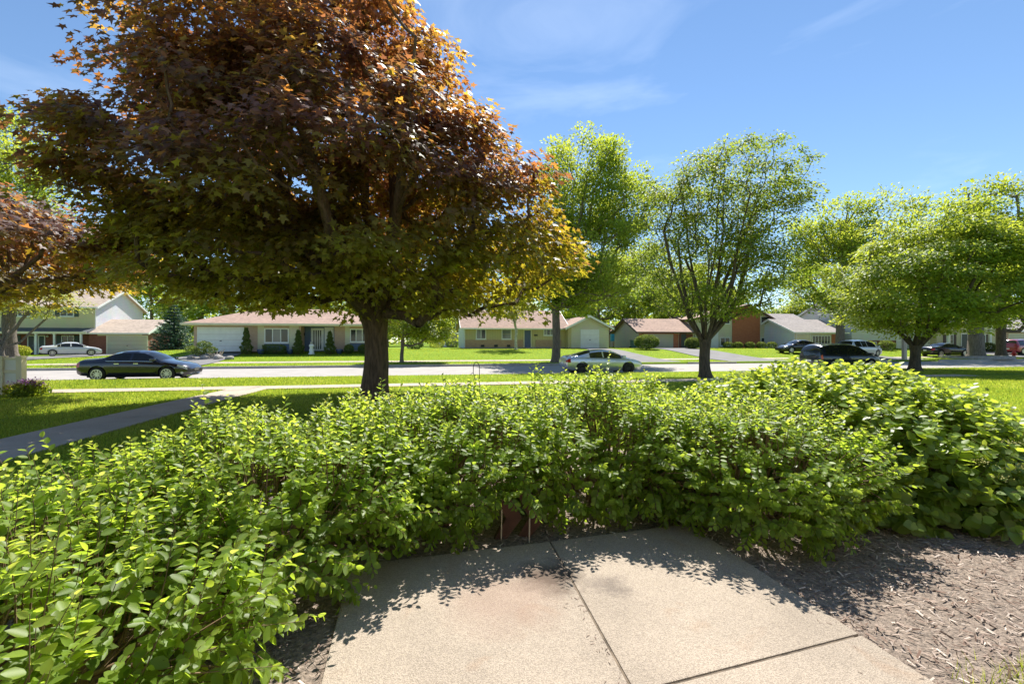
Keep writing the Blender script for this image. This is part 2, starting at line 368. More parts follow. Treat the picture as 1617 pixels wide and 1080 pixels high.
MT['bark_maple'] = bark('maple_bark', (0.145, 0.095, 0.062))
MT['bark_grey'] = bark('grey_bark', (0.20, 0.165, 0.13))
MT['bark_dark'] = bark('dark_bark', (0.115, 0.085, 0.06))
MT['bark_birch'] = plain('pale_bark', (0.5, 0.47, 0.42), 0.8, 0.5, 5.0)
MT['stem'] = plain('shrub_stem', (0.17, 0.11, 0.06), 0.8, 0.3, 30.0)

G1 = [(0, (0.065, 0.125, 0.012)), (0.5, (0.105, 0.18, 0.018)), (1, (0.17, 0.24, 0.03))]
G1T = [(0, (0.32, 0.50, 0.02)), (0.5, (0.48, 0.65, 0.03)), (1, (0.68, 0.76, 0.05))]
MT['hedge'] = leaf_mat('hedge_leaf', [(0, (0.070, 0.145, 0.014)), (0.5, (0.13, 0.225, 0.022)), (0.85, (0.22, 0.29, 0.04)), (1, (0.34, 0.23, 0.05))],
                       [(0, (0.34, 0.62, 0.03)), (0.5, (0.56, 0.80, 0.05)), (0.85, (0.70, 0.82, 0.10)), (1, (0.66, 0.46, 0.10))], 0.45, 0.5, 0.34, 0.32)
MT['mound'] = leaf_mat('mound_leaf', [(0, (0.10, 0.20, 0.02)), (1, (0.20, 0.31, 0.04))], [(0, (0.40, 0.64, 0.03)), (1, (0.68, 0.82, 0.06))], 0.42, 0.5, 0.42, 0.25)
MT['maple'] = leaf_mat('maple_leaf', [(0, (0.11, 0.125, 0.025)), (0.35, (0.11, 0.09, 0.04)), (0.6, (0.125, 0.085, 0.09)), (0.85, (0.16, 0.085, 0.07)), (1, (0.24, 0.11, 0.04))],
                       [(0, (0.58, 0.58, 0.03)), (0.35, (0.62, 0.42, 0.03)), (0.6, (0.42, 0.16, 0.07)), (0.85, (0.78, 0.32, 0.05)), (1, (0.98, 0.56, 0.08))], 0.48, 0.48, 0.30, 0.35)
MT['leaf_mid'] = leaf_mat('green_leaf', G1, G1T, 0.5, 0.45, 0.4, 0.35)
MT['leaf_bright'] = leaf_mat('bright_green_leaf', [(0, (0.08, 0.17, 0.018)), (1, (0.15, 0.26, 0.03))], [(0, (0.36, 0.54, 0.03)), (1, (0.60, 0.72, 0.05))], 0.5, 0.5, 0.4, 0.3)
MT['leaf_dark'] = leaf_mat('dull_green_leaf', [(0, (0.075, 0.135, 0.014)), (1, (0.14, 0.20, 0.03))], [(0, (0.27, 0.46, 0.02)), (1, (0.48, 0.60, 0.05))], 0.55, 0.46, 0.3, 0.35)
MT['leaf_lime'] = leaf_mat('lime_leaf', [(0, (0.16, 0.24, 0.02)), (1, (0.30, 0.34, 0.04))], [(0, (0.45, 0.6, 0.04)), (1, (0.7, 0.72, 0.08))], 0.5, 0.45, 0.4, 0.25)
MT['needle'] = leaf_mat('spruce_needle', [(0, (0.05, 0.10, 0.07)), (1, (0.12, 0.19, 0.15))], [(0, (0.08, 0.16, 0.08)), (1, (0.12, 0.22, 0.12))], 0.5, 0.25, 0.3, 0.3)
MT['bush'] = leaf_mat('bush_leaf', [(0, (0.045, 0.095, 0.018)), (1, (0.13, 0.19, 0.03))], [(0, (0.12, 0.24, 0.03)), (1, (0.32, 0.42, 0.05))], 0.5, 0.35, 0.3, 0.3)
MT['grass'] = leaf_mat('grass_blade', [(0, (0.06, 0.13, 0.015)), (0.7, (0.13, 0.22, 0.02)), (1, (0.24, 0.24, 0.06))], [(0, (0.36, 0.54, 0.03)), (0.7, (0.62, 0.76, 0.05)), (1, (0.74, 0.72, 0.14))], 0.5, 0.5, 0.3, 0.3)
MT['petal'] = leaf_mat('purple_petal', [(0, (0.40, 0.13, 0.42)), (1, (0.55, 0.25, 0.6))], [(0, (0.5, 0.2, 0.5)), (1, (0.6, 0.3, 0.6))], 0.6, 0.4, 0.2, 0.2)
MT['bud'] = leaf_mat('flower_bud', [(0, (0.30, 0.34, 0.08)), (1, (0.45, 0.45, 0.15))], [(0, (0.4, 0.45, 0.1)), (1, (0.5, 0.5, 0.15))], 0.6, 0.2, 0.3, 0.2)
# ------------------------------------------------------------------ ground, street, walks
def build_ground():
    e = 0.02
    ul = sorted(set([-400, -150, -60, -30, -15] + list(np.arange(-8, 24, 1.0)) + [U_K0 - 0.12, U_K0 - 0.12 + e] + [26, 29, 32]
                    + [U_K1 + 0.12 - e, U_K1 + 0.12] + list(np.arange(35, 56, 1.0)) + [60, 70, 90, 140, 250, 500, 1200]))
    tl = sorted(set([-1200, -500, -250, -140] + list(np.arange(-100, 101, 2.0)) + [140, 250, 500, 1200]))
    U, T = np.meshgrid(ul, tl, indexing='ij')
    Z = gz_tu(T, U)
    Z = np.where((U > U_K0 - 0.11) & (U < U_K1 + 0.11), STREET_Z - 0.2, Z)
    X = T * CA_ - U * SA_; Y = T * SA_ + U * CA_
    V = np.stack([X, Y, Z], -1).reshape(-1, 3); nu, ntt = len(ul), len(tl)
    i, j = np.meshgrid(np.arange(nu - 1), np.arange(ntt - 1), indexing='ij'); a = (i * ntt + j).ravel()
    Q = np.stack([a, a + 1, a + ntt + 1, a + ntt], 1)
    o = tri_mesh('ground', V, Q, MT['lawn']); tag(o, kind='structure')
build_ground()

def drape(name, quad, off, mat, n=12, m=40, parent=None, base=None):
    """quad: 4 XY corners (a,b,c,d); grid laid on the ground with a small offset"""
    a, b, c, d = [np.array(p, float) for p in quad]
    s = np.linspace(0, 1, n)[:, None, None]; t = np.linspace(0, 1, m)[None, :, None]
    P = (a * (1 - s) + b * s) * (1 - t) + (d * (1 - s) + c * s) * t
    Z = gz(P[..., 0], P[..., 1]) + off
    if base is not None: Z = base(P[..., 0], P[..., 1], Z)
    V = np.concatenate([P, Z[..., None]], -1).reshape(-1, 3)
    i, j = np.meshgrid(np.arange(n - 1), np.arange(m - 1), indexing='ij'); k = (i * m + j).ravel()
    Q = np.stack([k, k + m, k + m + 1, k + 1], 1)
    return tri_mesh(name, V, Q, mat, parent)

# street with a slight crown
tv = np.linspace(-160, 160, 81); uv = np.linspace(U_K0, U_K1, 9)
T, U = np.meshgrid(tv, uv, indexing='ij')
Z = STREET_Z + 0.05 * (1 - ((U - (U_K0 + U_K1) / 2) / 5.2) ** 2)
V = np.stack([T * CA_ - U * SA_, T * SA_ + U * CA_, Z], -1).reshape(-1, 3)
i, j = np.meshgrid(np.arange(80), np.arange(8), indexing='ij'); k = (i * 9 + j).ravel()
tag(tri_mesh('street', V, np.stack([k, k + 9, k + 10, k + 1], 1), MT['asphalt']), kind='structure')

def kerb(name, u0, u1, gaps):
    mb = MB(); cuts = [-160] + [g for gg in sorted(gaps) for g in gg] + [160]
    for a, b in zip(cuts[0::2], cuts[1::2]):
        n = max(1, int((b - a) / 3.0)); L = (b - a) / n
        for q in range(n):
            t0, t1 = a + q * L, a + (q + 1) * L - 0.012
            zt_ = float(gz_tu((t0 + t1) / 2, U_K0 - 0.2 if u0 < 30 else U_K1 + 0.2)) + 0.012
            P = [st(t0, u0), st(t1, u0), st(t1, u1), st(t0, u1)]
            mb.add([(*p, STREET_Z - 0.1) for p in P] + [(*p, zt_) for p in P], [(3, 2, 1, 0), (4, 5, 6, 7), (0, 1, 5, 4), (1, 2, 6, 5), (2, 3, 7, 6), (3, 0, 4, 7)])
    o = mb.build(name, MT['kerb']); tag(o, kind='structure'); return o

# sidewalks: each slab its own piece
def slab_row(name, u0, u1, t0, t1, step, off):
    root = empty(name, (0, 0, 0)); tag(root, kind='structure')
    t = t0
    while t < t1 - 0.2:
        mb = MB(); P = [st(t, u0), st(t + step - 0.015, u0), st(t + step - 0.015, u1), st(t, u1)]
        jz = random.uniform(-0.004, 0.004)
        zz = [float(gz(*p)) + off + jz for p in P]
        mb.add([(*p, z - 0.08) for p, z in zip(P, zz)] + [(*p, z) for p, z in zip(P, zz)], [(3, 2, 1, 0), (4, 5, 6, 7), (0, 1, 5, 4), (1, 2, 6, 5), (2, 3, 7, 6), (3, 0, 4, 7)])
        mb.build('concrete_slab', MT['walk'], root)
        t += step
    return root
slab_row('sidewalk', U_SW0, U_SW1, -27, 27, 1.5, 0.03)
slab_row('far_sidewalk', U_FS0, U_FS1, -45, 60, 1.5, 0.012)
# front walk runs straight from the sidewalk towards the house
root = empty('front_walk'); tag(root, kind='structure')
WT0, WT1 = -6.75, -5.45
uu = 0.5
while uu < U_SW0 - 0.1:
    u2 = min(uu + 1.5, U_SW0)
    P = [st(WT0, uu), st(WT1, uu), st(WT1, u2 - 0.015), st(WT0, u2 - 0.015)]
    zz = [float(gz(*p)) + 0.03 + random.uniform(-0.003, 0.003) for p in P]
    MB().add([(*p, z - 0.08) for p, z in zip(P, zz)] + [(*p, z) for p, z in zip(P, zz)], [(3, 2, 1, 0), (4, 5, 6, 7), (0, 1, 5, 4), (1, 2, 6, 5), (2, 3, 7, 6), (3, 0, 4, 7)]).build('concrete_slab', MT['walk'], root)
    uu = u2

# patio of four aggregate slabs
PZ = 0.04
h_ = CAM_Z - PZ
FL, JF, FR = np.array((-0.73, 2.045)) * h_, np.array((0.19, 2.29)) * h_, np.array((0.967, 2.514)) * h_
CJ, CR = np.array((0.35, 1.30)) * h_, np.array((1.196, 1.56)) * h_
eL = np.array((0.2328, -1.0)); eJ = np.array((0.157, -1.0)); eR = np.array((0.224, -1.0))
CL = FL + eL * 1.42
NL, NJ, NR = CL + eL * 1.9, CJ + eJ * 1.9, CR + eR * 1.9
patio = empty('patio', (0, 0, 0)); tag(patio, kind='structure')
def slab(q, name='concrete_slab'):
    q = [np.array(p) for p in q]; c = sum(q) / 4
    q = [p + (c - p) / np.linalg.norm(c - p) * 0.010 for p in q]
    mb = MB(); n = 10
    mb.add([(*p, PZ - 0.12) for p in q] + [(*p, PZ) for p in q], [(3, 2, 1, 0), (4, 5, 6, 7), (0, 1, 5, 4), (1, 2, 6, 5), (2, 3, 7, 6), (3, 0, 4, 7)])
    return mb.build(name, MT['patio'], patio, bevel=0.008)
slab([CL, CJ, JF, FL]); slab([CJ, CR, FR, JF]); slab([NL, NJ, CJ, CL]); slab([NJ, NR, CR, CJ])
q = [NL + (0.03, 0), NR - (0.03, 0), FR - (0.03, 0.03), FL + (0.03, -0.03)]
MB().add([(*p, PZ - 0.007) for p in q], [(0, 1, 2, 3)]).build('joint_filling', MT['dirt'], patio)

# mulch bed round the hedge, gently uneven
def bed(name, pts, z0, amp, seed):
    bm = bmesh.new(); vs = [bm.verts.new((x, y, z0)) for x, y in pts]; bm.faces.new(vs)
    me = bpy.data.meshes.new(name)
    bmesh.ops.triangulate(bm, faces=bm.faces)
    bmesh.ops.subdivide_edges(bm, edges=bm.edges, cuts=14, use_grid_fill=True)
    for v in bm.verts:
        v.co.z = z0 + float(gz(v.co.x, v.co.y)) + amp * (math.sin(v.co.x * 3.1 + seed) * math.cos(v.co.y * 2.7 + seed) + 0.5 * math.sin(v.co.x * 7.3) * math.sin(v.co.y * 6.1))
    bmesh.ops.recalc_face_normals(bm, faces=bm.faces)
    bm.to_mesh(me); bm.free()
    return tag(link(name, me, MT['mulch'], None, True), kind='structure')
BED = [(-3.1, 0.2), (8.0, 0.2), (8.4, 4.0), (7.6, 7.6), (4.8, 8.4), (1.5, 6.9), (-1.6, 6.3), (-3.2, 5.4)]
bed('mulch_bed', BED, 0.012, 0.008, 1.0)

# ------------------------------------------------------------------ houses
class House:
    def __init__(s, name, label, px, d, z=None, ang=SA):
        X = at(px, d); s.X, s.Y, s.ang = X, d, ang
        s.z0 = float(gz(X + 6 * math.cos(ang), d + 6 * math.sin(ang))) if z is None else z
        s.o = empty(name, (X, d, s.z0), ang); tag(s.o, label, 'house', 'houses across the street')
    def x(s, px, yo=0.0):            # local x on the plane local y = yo
        k = (px - 808.5) / F; ca, sa = math.cos(s.ang), math.sin(s.ang)
        bx, by = s.X - yo * sa, s.Y + yo * ca
        return (k * by - bx) / (ca - k * sa)
    def z(s, px, py, yo=0.0):
        lx = s.x(px, yo); Y = s.Y + lx * math.sin(s.ang) + yo * math.cos(s.ang)
        return zt(py, Y) - s.z0
    def wall(s, x0, x1, y0, y1, z0, z1, mat, name='wall'):
        return MB().box(x0, x1, y0, y1, z0, z1).build(name, MT[mat], s.o)
    def hip(s, x0, x1, y0, y1, ze, zr, mat, oh=0.5, inset=None, trim='cream'):
        x0 -= oh; x1 += oh; y0 -= oh; y1 += oh; ym = (y0 + y1) / 2
        ins = (y1 - y0) / 2 if inset is None else inset
        ins = min(ins, (x1 - x0) / 2 - 0.05)
        vs = [(x0, y0, ze), (x1, y0, ze), (x1, y1, ze), (x0, y1, ze), (x0 + ins, ym, zr), (x1 - ins, ym, zr)]
        r = MB().add(vs, [(0, 1, 5, 4), (1, 2, 5), (2, 3, 4, 5), (3, 0, 4), (3, 2, 1, 0)]).build('roof', MT[mat], s.o)
        MB().box(x0 - 0.02, x1 + 0.02, y0 - 0.02, y1 + 0.02, ze - 0.2, ze - 0.004).build('fascia', MT[trim], r)
        MB().box(x0 - 0.03, x1 + 0.03, y0 - 0.15, y0 - 0.025, ze - 0.13, ze + 0.01).build('gutter', MT[trim], r)
        return r
    def gable_x(s, x0, x1, y0, y1, ze, zr, mat, wmat, oh=0.45, th=0.14, trim='white'):   # ridge along local x
        ym = (y0 + y1) / 2; sl = (zr - ze) / (ym - y0); yo0, yo1 = y0 - oh, y1 + oh; zo = ze - sl * oh
        p = [(yo0, zo), (ym, zr), (yo1, zo), (yo1, zo + th), (ym, zr + th), (yo0, zo + th)]
        r = MB().add([(x, a, b) for x in (x0 - oh, x1 + oh) for a, b in p],
                     [(0, 1, 4, 5), (1, 2, 3, 4), (11, 10, 7, 6), (10, 9, 8, 7), (0, 6, 7, 1), (1, 7, 8, 2), (5, 4, 10, 11), (4, 3, 9, 10), (0, 5, 11, 6), (2, 8, 9, 3)]).build('roof', MT[mat], s.o)
        for xx in (x0 - oh - 0.04, x1 + oh):
            MB().add([(x, a, b - (0.1 if k < 3 else -0.015)) for x in (xx, xx + 0.04) for k, (a, b) in enumerate(p)],
                     [(0, 1, 4, 5), (1, 2, 3, 4), (11, 10, 7, 6), (10, 9, 8, 7), (0, 6, 7, 1), (1, 7, 8, 2), (5, 4, 10, 11), (4, 3, 9, 10), (0, 5, 11, 6), (2, 8, 9, 3)]).build('barge_board', MT[trim], r)
        MB().box(x0 - oh, x1 + oh, yo0 - 0.12, yo0 - 0.005, zo - 0.02, zo + th - 0.01).build('gutter', MT[trim], r)
        MB().prism([(y0 + 0.01, ze), (y1 - 0.01, ze), (ym, zr - 0.01)], 'x', x0 + 0.005, x1 - 0.005).build('gable', MT[wmat], s.o)
        return r
    def gable_y(s, x0, x1, y0, y1, ze, zr, mat, wmat, oh=0.45, th=0.14, trim='white', xm=None):   # ridge along local y
        xm = (x0 + x1) / 2 if xm is None else xm
        zl = ze - (zr - ze) / (xm - x0) * oh; zr_ = ze - (zr - ze) / (x1 - xm) * oh
        p = [(x0 - oh, zl), (xm, zr), (x1 + oh, zr_), (x1 + oh, zr_ + th), (xm, zr + th), (x0 - oh, zl + th)]
        F_ = [(0, 1, 4, 5), (1, 2, 3, 4), (11, 10, 7, 6), (10, 9, 8, 7), (0, 6, 7, 1), (1, 7, 8, 2), (5, 4, 10, 11), (4, 3, 9, 10), (0, 5, 11, 6), (2, 8, 9, 3)]
        r = MB().add([(a, y, b) for y in (y0 - oh, y1 + oh) for a, b in p], F_).build('roof', MT[mat], s.o)
        MB().add([(a, y, b - (0.1 if k < 3 else -0.015)) for y in (y0 - oh - 0.04, y0 - oh) for k, (a, b) in enumerate(p)], F_).build('barge_board', MT[trim], r)
        MB().prism([(x0 + 0.01, ze), (x1 - 0.01, ze), (xm, zr - 0.01)], 'y', y0 + 0.004, y1 - 0.005).build('gable', MT[wmat], s.o)
        return r
    def window(s, x0, x1, z0, z1, y=0.0, cols=2, rows=1, shut=None, pane='pane', fr='white', fw=0.09, sill=True):
        w_ = MB(); b = 0.06
        w_.box(x0, x1, y - b, y - 0.002, z1 - fw, z1).box(x0, x1, y - b, y - 0.002, z0, z0 + fw)
        w_.box(x0, x0 + fw, y - b, y - 0.002, z0 + fw, z1 - fw).box(x1 - fw, x1, y - b, y - 0.002, z0 + fw, z1 - fw)
        for c in range(1, cols):
            xc = x0 + (x1 - x0) * c / cols; w_.box(xc - 0.035, xc + 0.035, y - b + 0.01, y - 0.002, z0 + fw, z1 - fw)
        o = w_.build('window', MT[fr], s.o)
        for c in range(cols):
            for r_ in range(rows):
                xa = x0 + (x1 - x0) * c / cols + (fw if c == 0 else 0.035); xb = x0 + (x1 - x0) * (c + 1) / cols - (fw if c == cols - 1 else 0.035)
                za = z0 + fw + (z1 - z0 - 2 * fw) * r_ / rows + (0.02 if r_ else 0); zb = z0 + fw + (z1 - z0 - 2 * fw) * (r_ + 1) / rows - (0.02 if r_ < rows - 1 else 0)
                MB().box(xa, xb, y - 0.025, y - 0.003, za, zb).build('pane', MT[pane if isinstance(pane, str) else pane[(c + r_) % len(pane)]], o)
        if sill: MB().box(x0 - 0.06, x1 + 0.06, y - 0.11, y - 0.003, z0 - 0.06, z0 - 0.003).build('sill', MT[fr], o)
        if shut:
            for xa in (x0 - 0.5, x1 + 0.06):
                sh = MB().box(xa, xa + 0.42, y - 0.05, y - 0.002, z0, z1).build('shutter', MT[shut], s.o)
        return o
    def garage(s, x0, x1, z1, y=0.0, mat='white', trim='white', n=4):
        g = MB().box(x0 - 0.12, x0 - 0.005, y - 0.05, y - 0.002, 0, z1 + 0.12).box(x1 + 0.005, x1 + 0.12, y - 0.05, y - 0.002, 0, z1 + 0.12).box(x0 - 0.005, x1 + 0.005, y - 0.05, y - 0.002, z1 + 0.005, z1 + 0.12).build('garage_door', MT[trim], s.o)
        for k in range(n):
            MB().box(x0, x1, y - 0.035, y - 0.003, z1 * k / n + 0.008, z1 * (k + 1) / n - 0.008).build('panel', MT[mat], g)
        MB().box((x0 + x1) / 2 - 0.08, (x0 + x1) / 2 + 0.08, y - 0.07, y - 0.036, z1 * 0.45, z1 * 0.48).build('handle', MT['black_trim'], g)
        return g
    def door(s, x0, x1, z1, mat, y=0.0, trim='white', z0=0.05):
        g = MB().box(x0 - 0.1, x0 - 0.003, y - 0.06, y - 0.002, z0, z1 + 0.1).box(x1 + 0.003, x1 + 0.1, y - 0.06, y - 0.002, z0, z1 + 0.1).box(x0 - 0.003, x1 + 0.003, y - 0.06, y - 0.002, z1 + 0.003, z1 + 0.1).build('door_frame', MT[trim], s.o)
        dd = MB().box(x0, x1, y - 0.04, y - 0.003, z0, z1).build('door', MT[mat], s.o)
        MB().lathe([(0.0, 0), (0.035, 0.01), (0.035, 0.05), (0.0, 0.06)], 8, (x1 - 0.1, y - 0.1, z0 + 1.0), 'y').build('handle', MT['chrome'], dd)
        return dd
    def post(s, x, y, z1, r=0.09, z0=0.0):
        return MB().box(x - r, x + r, y - r, y + r, z0 + 0.1, z1 - 0.1).box(x - r - 0.03, x + r + 0.03, y - r - 0.03, y + r + 0.03, z0, z0 + 0.1).box(x - r - 0.03, x + r + 0.03, y - r - 0.03, y + r + 0.03, z1 - 0.1, z1).build('porch_post', MT['white'], s.o)

drive_gaps = []
def driveway(t0, t1, u1, flare=0.6, mat='drive', shift=0.0):
    def base(x, y, z):
        t, u = tu(x, y); k = np.clip((u - U_K1) / 1.4, 0, 1); return (STREET_Z + 0.03) * (1 - k) + z * k
    o = drape('driveway', [st(t0 - flare + shift, U_K1 + 0.0), st(t1 + flare + shift, U_K1 + 0.0), st(t1, u1), st(t0, u1)], 0.045, MT[mat], 8, 60, None, base)
    tag(o, kind='structure'); drive_gaps.append((t0 - flare + shift, t1 + flare + shift))

# -- white two-storey house at the far left
H = House('two_storey_house', 'cream two-storey house with red brick ground floor, porch posts and dark shutters', 0, 53.5, 0.15)
x1 = H.x(150); xL = -6.0; ze = 5.75
H.wall(xL, x1, 0, 9.5, 2.75, ze, 'sid_cream', 'upper_wall'); H.wall(xL + 0.02, x1 - 0.02, 0.02, 9.5, 0, 2.75, 'brick_dark', 'lower_wall')
MB().box(x1 + 0.004, x1 + 0.06, 0.0, 9.5, 0.0, ze).build('side_wall', MT['sid_white'], H.o)
H.gable_x(xL, x1 + 0.06, 0, 9.5, ze, ze + 2.3, 'roof_tan', 'sid_white')
# porch roof, posts
pr = MB().add([(xL, 0.0, 3.15), (x1 + 0.3, 0.0, 3.15), (x1 + 0.3, -1.9, 2.62), (xL, -1.9, 2.62), (xL, 0, 2.95), (x1 + 0.3, 0, 2.95), (x1 + 0.3, -1.9, 2.45), (xL, -1.9, 2.45)],
              [(0, 1, 2, 3), (7, 6, 5, 4), (3, 2, 6, 7), (0, 3, 7, 4), (1, 5, 6, 2), (0, 4, 5, 1)]).build('porch_roof', MT['roof_dark'], H.o)
MB().box(xL, x1 + 0.3, -1.94, -1.905, 2.40, 2.66).build('fascia', MT['cream'], pr)
for px in (-30, 12, 57, 86, 128): H.post(H.x(px, -1.75), -1.75, 2.44)
H.window(H.x(95), H.x(117), H.z(106, 499), H.z(106, 487), 0, 2, 2, 'shutter')
H.window(H.x(28), H.x(50), H.z(40, 499), H.z(40, 487), 0, 2, 2, 'shutter')
H.window(H.x(97), H.x(117), 0.75, 2.25, 0.02, 2, 2, 'shutter'); H.window(H.x(5), H.x(25), 0.75, 2.25, 0.02, 2, 2, 'shutter')
H.door(H.x(62), H.x(70), 2.15, 'shutter', 0.02); H.door(H.x(45), H.x(54), 2.15, 'dark_door', 0.02)
MB().lathe([(0.02, 0), (0.1, 0.03), (0.1, 0.2), (0.03, 0.28)], 8, (H.x(76), -0.1, 2.0)).build('porch_lamp', MT['white'], H.o)
gx0, gx1 = H.x(133), H.x(241)
H.wall(x1 + 0.1, gx1, -1.2, 6.8, 0, 2.5, 'brick_dark', 'garage_wall')
r = H.gable_x(x1 + 0.1, gx1, -1.2, 6.8, 2.55, 4.2, 'roof_tan', 'sid_white', 0.35)
MB().box(x1 + 1.0, gx1 - 0.5, -1.22, -1.203, 2.2, 2.5).build('lintel', MT['sid_cream'], H.o)
H.garage(H.x(170, -1.2), H.x(232, -1.2), 2.15, -1.2, 'sid_taupe', 'cream')
MB().tube([(x1 + 0.1, -0.08, 0.1), (x1 + 0.1, -0.08, ze - 0.2)], 0.05, 6).build('downpipe', MT['white'], H.o)
t0_, _ = tu(H.X + H.x(165, -1.2) * CA_, H.Y + H.x(165, -1.2) * SA_); t1_, u1_ = tu(H.X + H.x(235, -1.2) * CA_, H.Y + H.x(235, -1.2) * SA_)
driveway(t0_ - 1.0, t1_, u1_ - 1.25, 0.5)

# -- ranch house with blue entry
H = House('ranch_house', 'tan ranch house with white garage door and blue recessed entry', 306, 40.6, 0.72)
xe = H.x(598); g1 = H.x(475); eh = 2.35
H.wall(0, g1, 0, 8.5, 0, eh, 'brick_pink'); H.wall(g1 + 0.01, xe, 1.3, 8.5, 0, eh, 'sid_blue', 'entry_wall')
H.wall(H.x(528, 0.3), xe - 0.02, 0.3, 1.29, 0, eh, 'brick_pink', 'right_wall')
H.hip(0, xe, 0, 8.5, eh + 0.2, 4.2, 'roof_brown', 0.7)
H.garage(H.x(314), H.x(383), 2.1)
for a, b in ((407, 417), (457, 472)): MB().box(H.x(a), H.x(b), -0.03, -0.002, 0.05, eh).build('panel', MT['sid_pale'], H.o)
H.window(H.x(417.5), H.x(456.5), 0.78, 2.15, 0, 3, 1, None, ('pane', 'pane_pale', 'pane'), 'white', 0.1)
MB().box(H.x(417.5), H.x(456.5), -0.025, -0.003, 0.1, 0.7).build('panel', MT['sid_blue'], H.o)
xa = H.x(493, 1.3); H.door(xa, xa + 0.95, 2.1, 'white', 1.3)
for k in range(4): MB().box(xa + 0.12 + k * 0.2, xa + 0.22 + k * 0.2, 1.225, 1.256, 0.2, 2.0).build('door_glass', MT['pane'], H.o)
MB().box(xa + 1.12, H.x(527, 1.3), 1.27, 1.297, 0.02, eh - 0.05).build('panel', MT['white'], H.o)
MB().box(H.x(545, 0.3), H.x(552, 0.3), 0.27, 0.297, 0.05, eh).build('panel', MT['sid_pale'], H.o)
H.window(H.x(552.5, 0.3), H.x(582, 0.3), 0.85, 2.15, 0.3, 3, 1, None, ('pane', 'pane_pale'), 'white', 0.1)
MB().box(H.x(552.5, 0.3), H.x(582, 0.3), 0.275, 0.297, 0.1, 0.75).build('panel', MT['sid_blue'], H.o)
MB().box(H.x(479, 1.3), H.x(481.5, 1.3), 1.1, 1.29, 1.5, 1.75).build('mailbox', MT['black_trim'], H.o)
a_ = H.x(312); b_ = H.x(385)
t0_, _ = tu(H.X + a_ * CA_, H.Y + a_ * SA_); t1_, u1_ = tu(H.X + b_ * CA_, H.Y + b_ * SA_)
driveway(t0_, t1_, u1_ - 0.02, 0.4)
HR = H

# -- yellow ranch with brick wainscot and attached gable garage
H = House('yellow_ranch_house', 'yellow ranch house with tan brick wainscot, blue front door and gabled garage', 733, 52.5, 0.86)
xm = H.x(893); xg1 = H.x(956); eh = 2.45
H.wall(0, xm, 0, 8.0, 0, eh, 'sid_yellow'); H.gable_x(0, xm, 0, 8.0, eh, 4.6, 'roof_brown', 'sid_white', 0.45)
MB().box(-0.06, -0.004, 0.0, 8.0, 0, eh).build('side_wall', MT['sid_white'], H.o)
for a, b in ((733.5, 826), (846, 886)): MB().box(H.x(a), H.x(b), -0.08, -0.002, 0.15, 1.0).build('wainscot', MT['brick_tan'], H.o)
MB().box(0.0, xm, -0.02, -0.001, 0, 0.14).build('plinth', MT['kerb'], H.o)
for p in (762, 783, 803): MB().box(H.x(p) - 0.2, H.x(p) + 0.2, -0.12, -0.082, 0.16, 0.42).build('vent', MT['black_trim'], H.o)
H.window(H.x(751.5), H.x(767.5), 1.05, 2.25, 0, 2, 1, None, ('pane_pale', 'pane')); H.window(H.x(792), H.x(807.5), 1.05, 2.25, 0, 1, 2, None, 'pane_pale')
H.window(H.x(858), H.x(874), 1.5, 2.3, 0, 3, 1, None, ('pane_pale', 'pane'))
H.door(H.x(828), H.x(838), 2.1, 'blue_door', 0, 'cream')
MB().box(H.x(843.5), H.x(848.5), -0.14, -0.003, 1.45, 1.62).build('mailbox', MT['black_trim'], H.o)
MB().tube([(0.05, -0.1, 0.05), (0.05, -0.1, 2.3)], 0.05, 6).build('downpipe', MT['white'], H.o)
H.wall(xm + 0.01, xg1, -1.0, 7.0, 0, 2.5, 'sid_yellow', 'garage_wall')
H.gable_y(xm + 0.01, xg1, -1.0, 7.0, 2.5, 3.75, 'roof_brown', 'sid_pale', 0.5, trim='white')
MB().box(H.x(902, -1.0), xg1 + 0.01, -1.05, -1.003, 0.02, 2.5).build('garage_front', MT['sid_pale'], H.o)
H.garage(H.x(918, -1.05), H.x(944.5, -1.05), 2.1, -1.06)
MB().box(H.x(827), H.x(840), -1.2, -0.1, 0, 0.1).build('step', MT['kerb'], H.o)
a_ = H.x(913, -1); b_ = H.x(950, -1)
t0_, _ = tu(H.X + a_ * CA_, H.Y + a_ * SA_); t1_, u1_ = tu(H.X + b_ * CA_, H.Y + b_ * SA_)
driveway(t0_, t1_, u1_ - 1.0, 0.8)

# -- split-level with brick panel
H = House('split_level_house', 'split-level house with brown roof, cream garage and tall red brick panel', 1009, 57.5, 0.62)
gx = H.x(1096); eh = 2.35
H.wall(0, gx, 0, 7.5, 0, eh, 'sid_taupe'); H.gable_x(0, gx, 0, 7.5, eh, 4.0, 'roof_brown', 'sid_taupe', 0.5, trim='trim_dark')
MB().box(0.0, H.x(1015), -0.06, -0.002, 0, eh - 0.3).build('brick_pier', MT['brick_red'], H.o)
MB().box(H.x(1064), H.x(1071), -0.06, -0.002, 0, eh - 0.3).build('brick_pier', MT['brick_red'], H.o)
H.garage(H.x(1016), H.x(1063), 2.0, 0, 'sid_taupe', 'brick_red')
MB().box(H.x(1072), gx - 0.2, -0.03, -0.003, 0, 2.05).build('entry_panel', MT['brick_dark'], H.o)
H.door(H.x(1075), H.x(1083), 2.0, 'dark_door', -0.03, 'brick_dark', 0.02)
tx0, tx1 = H.x(1097, 0.5), H.x(1219, 0.5); te = 4.0
H.wall(tx0, tx1, 0.5, 9.5, 0, te, 'sid_pale', 'tall_wall')
H.gable_y(tx0, tx1, 0.5, 9.5, te, 5.9, 'roof_brown', 'sid_pale', 0.5, trim='trim_dark', xm=H.x(1180, 0.5))
bx0, bx1 = H.x(1156, 0.5), H.x(1199.5, 0.5)
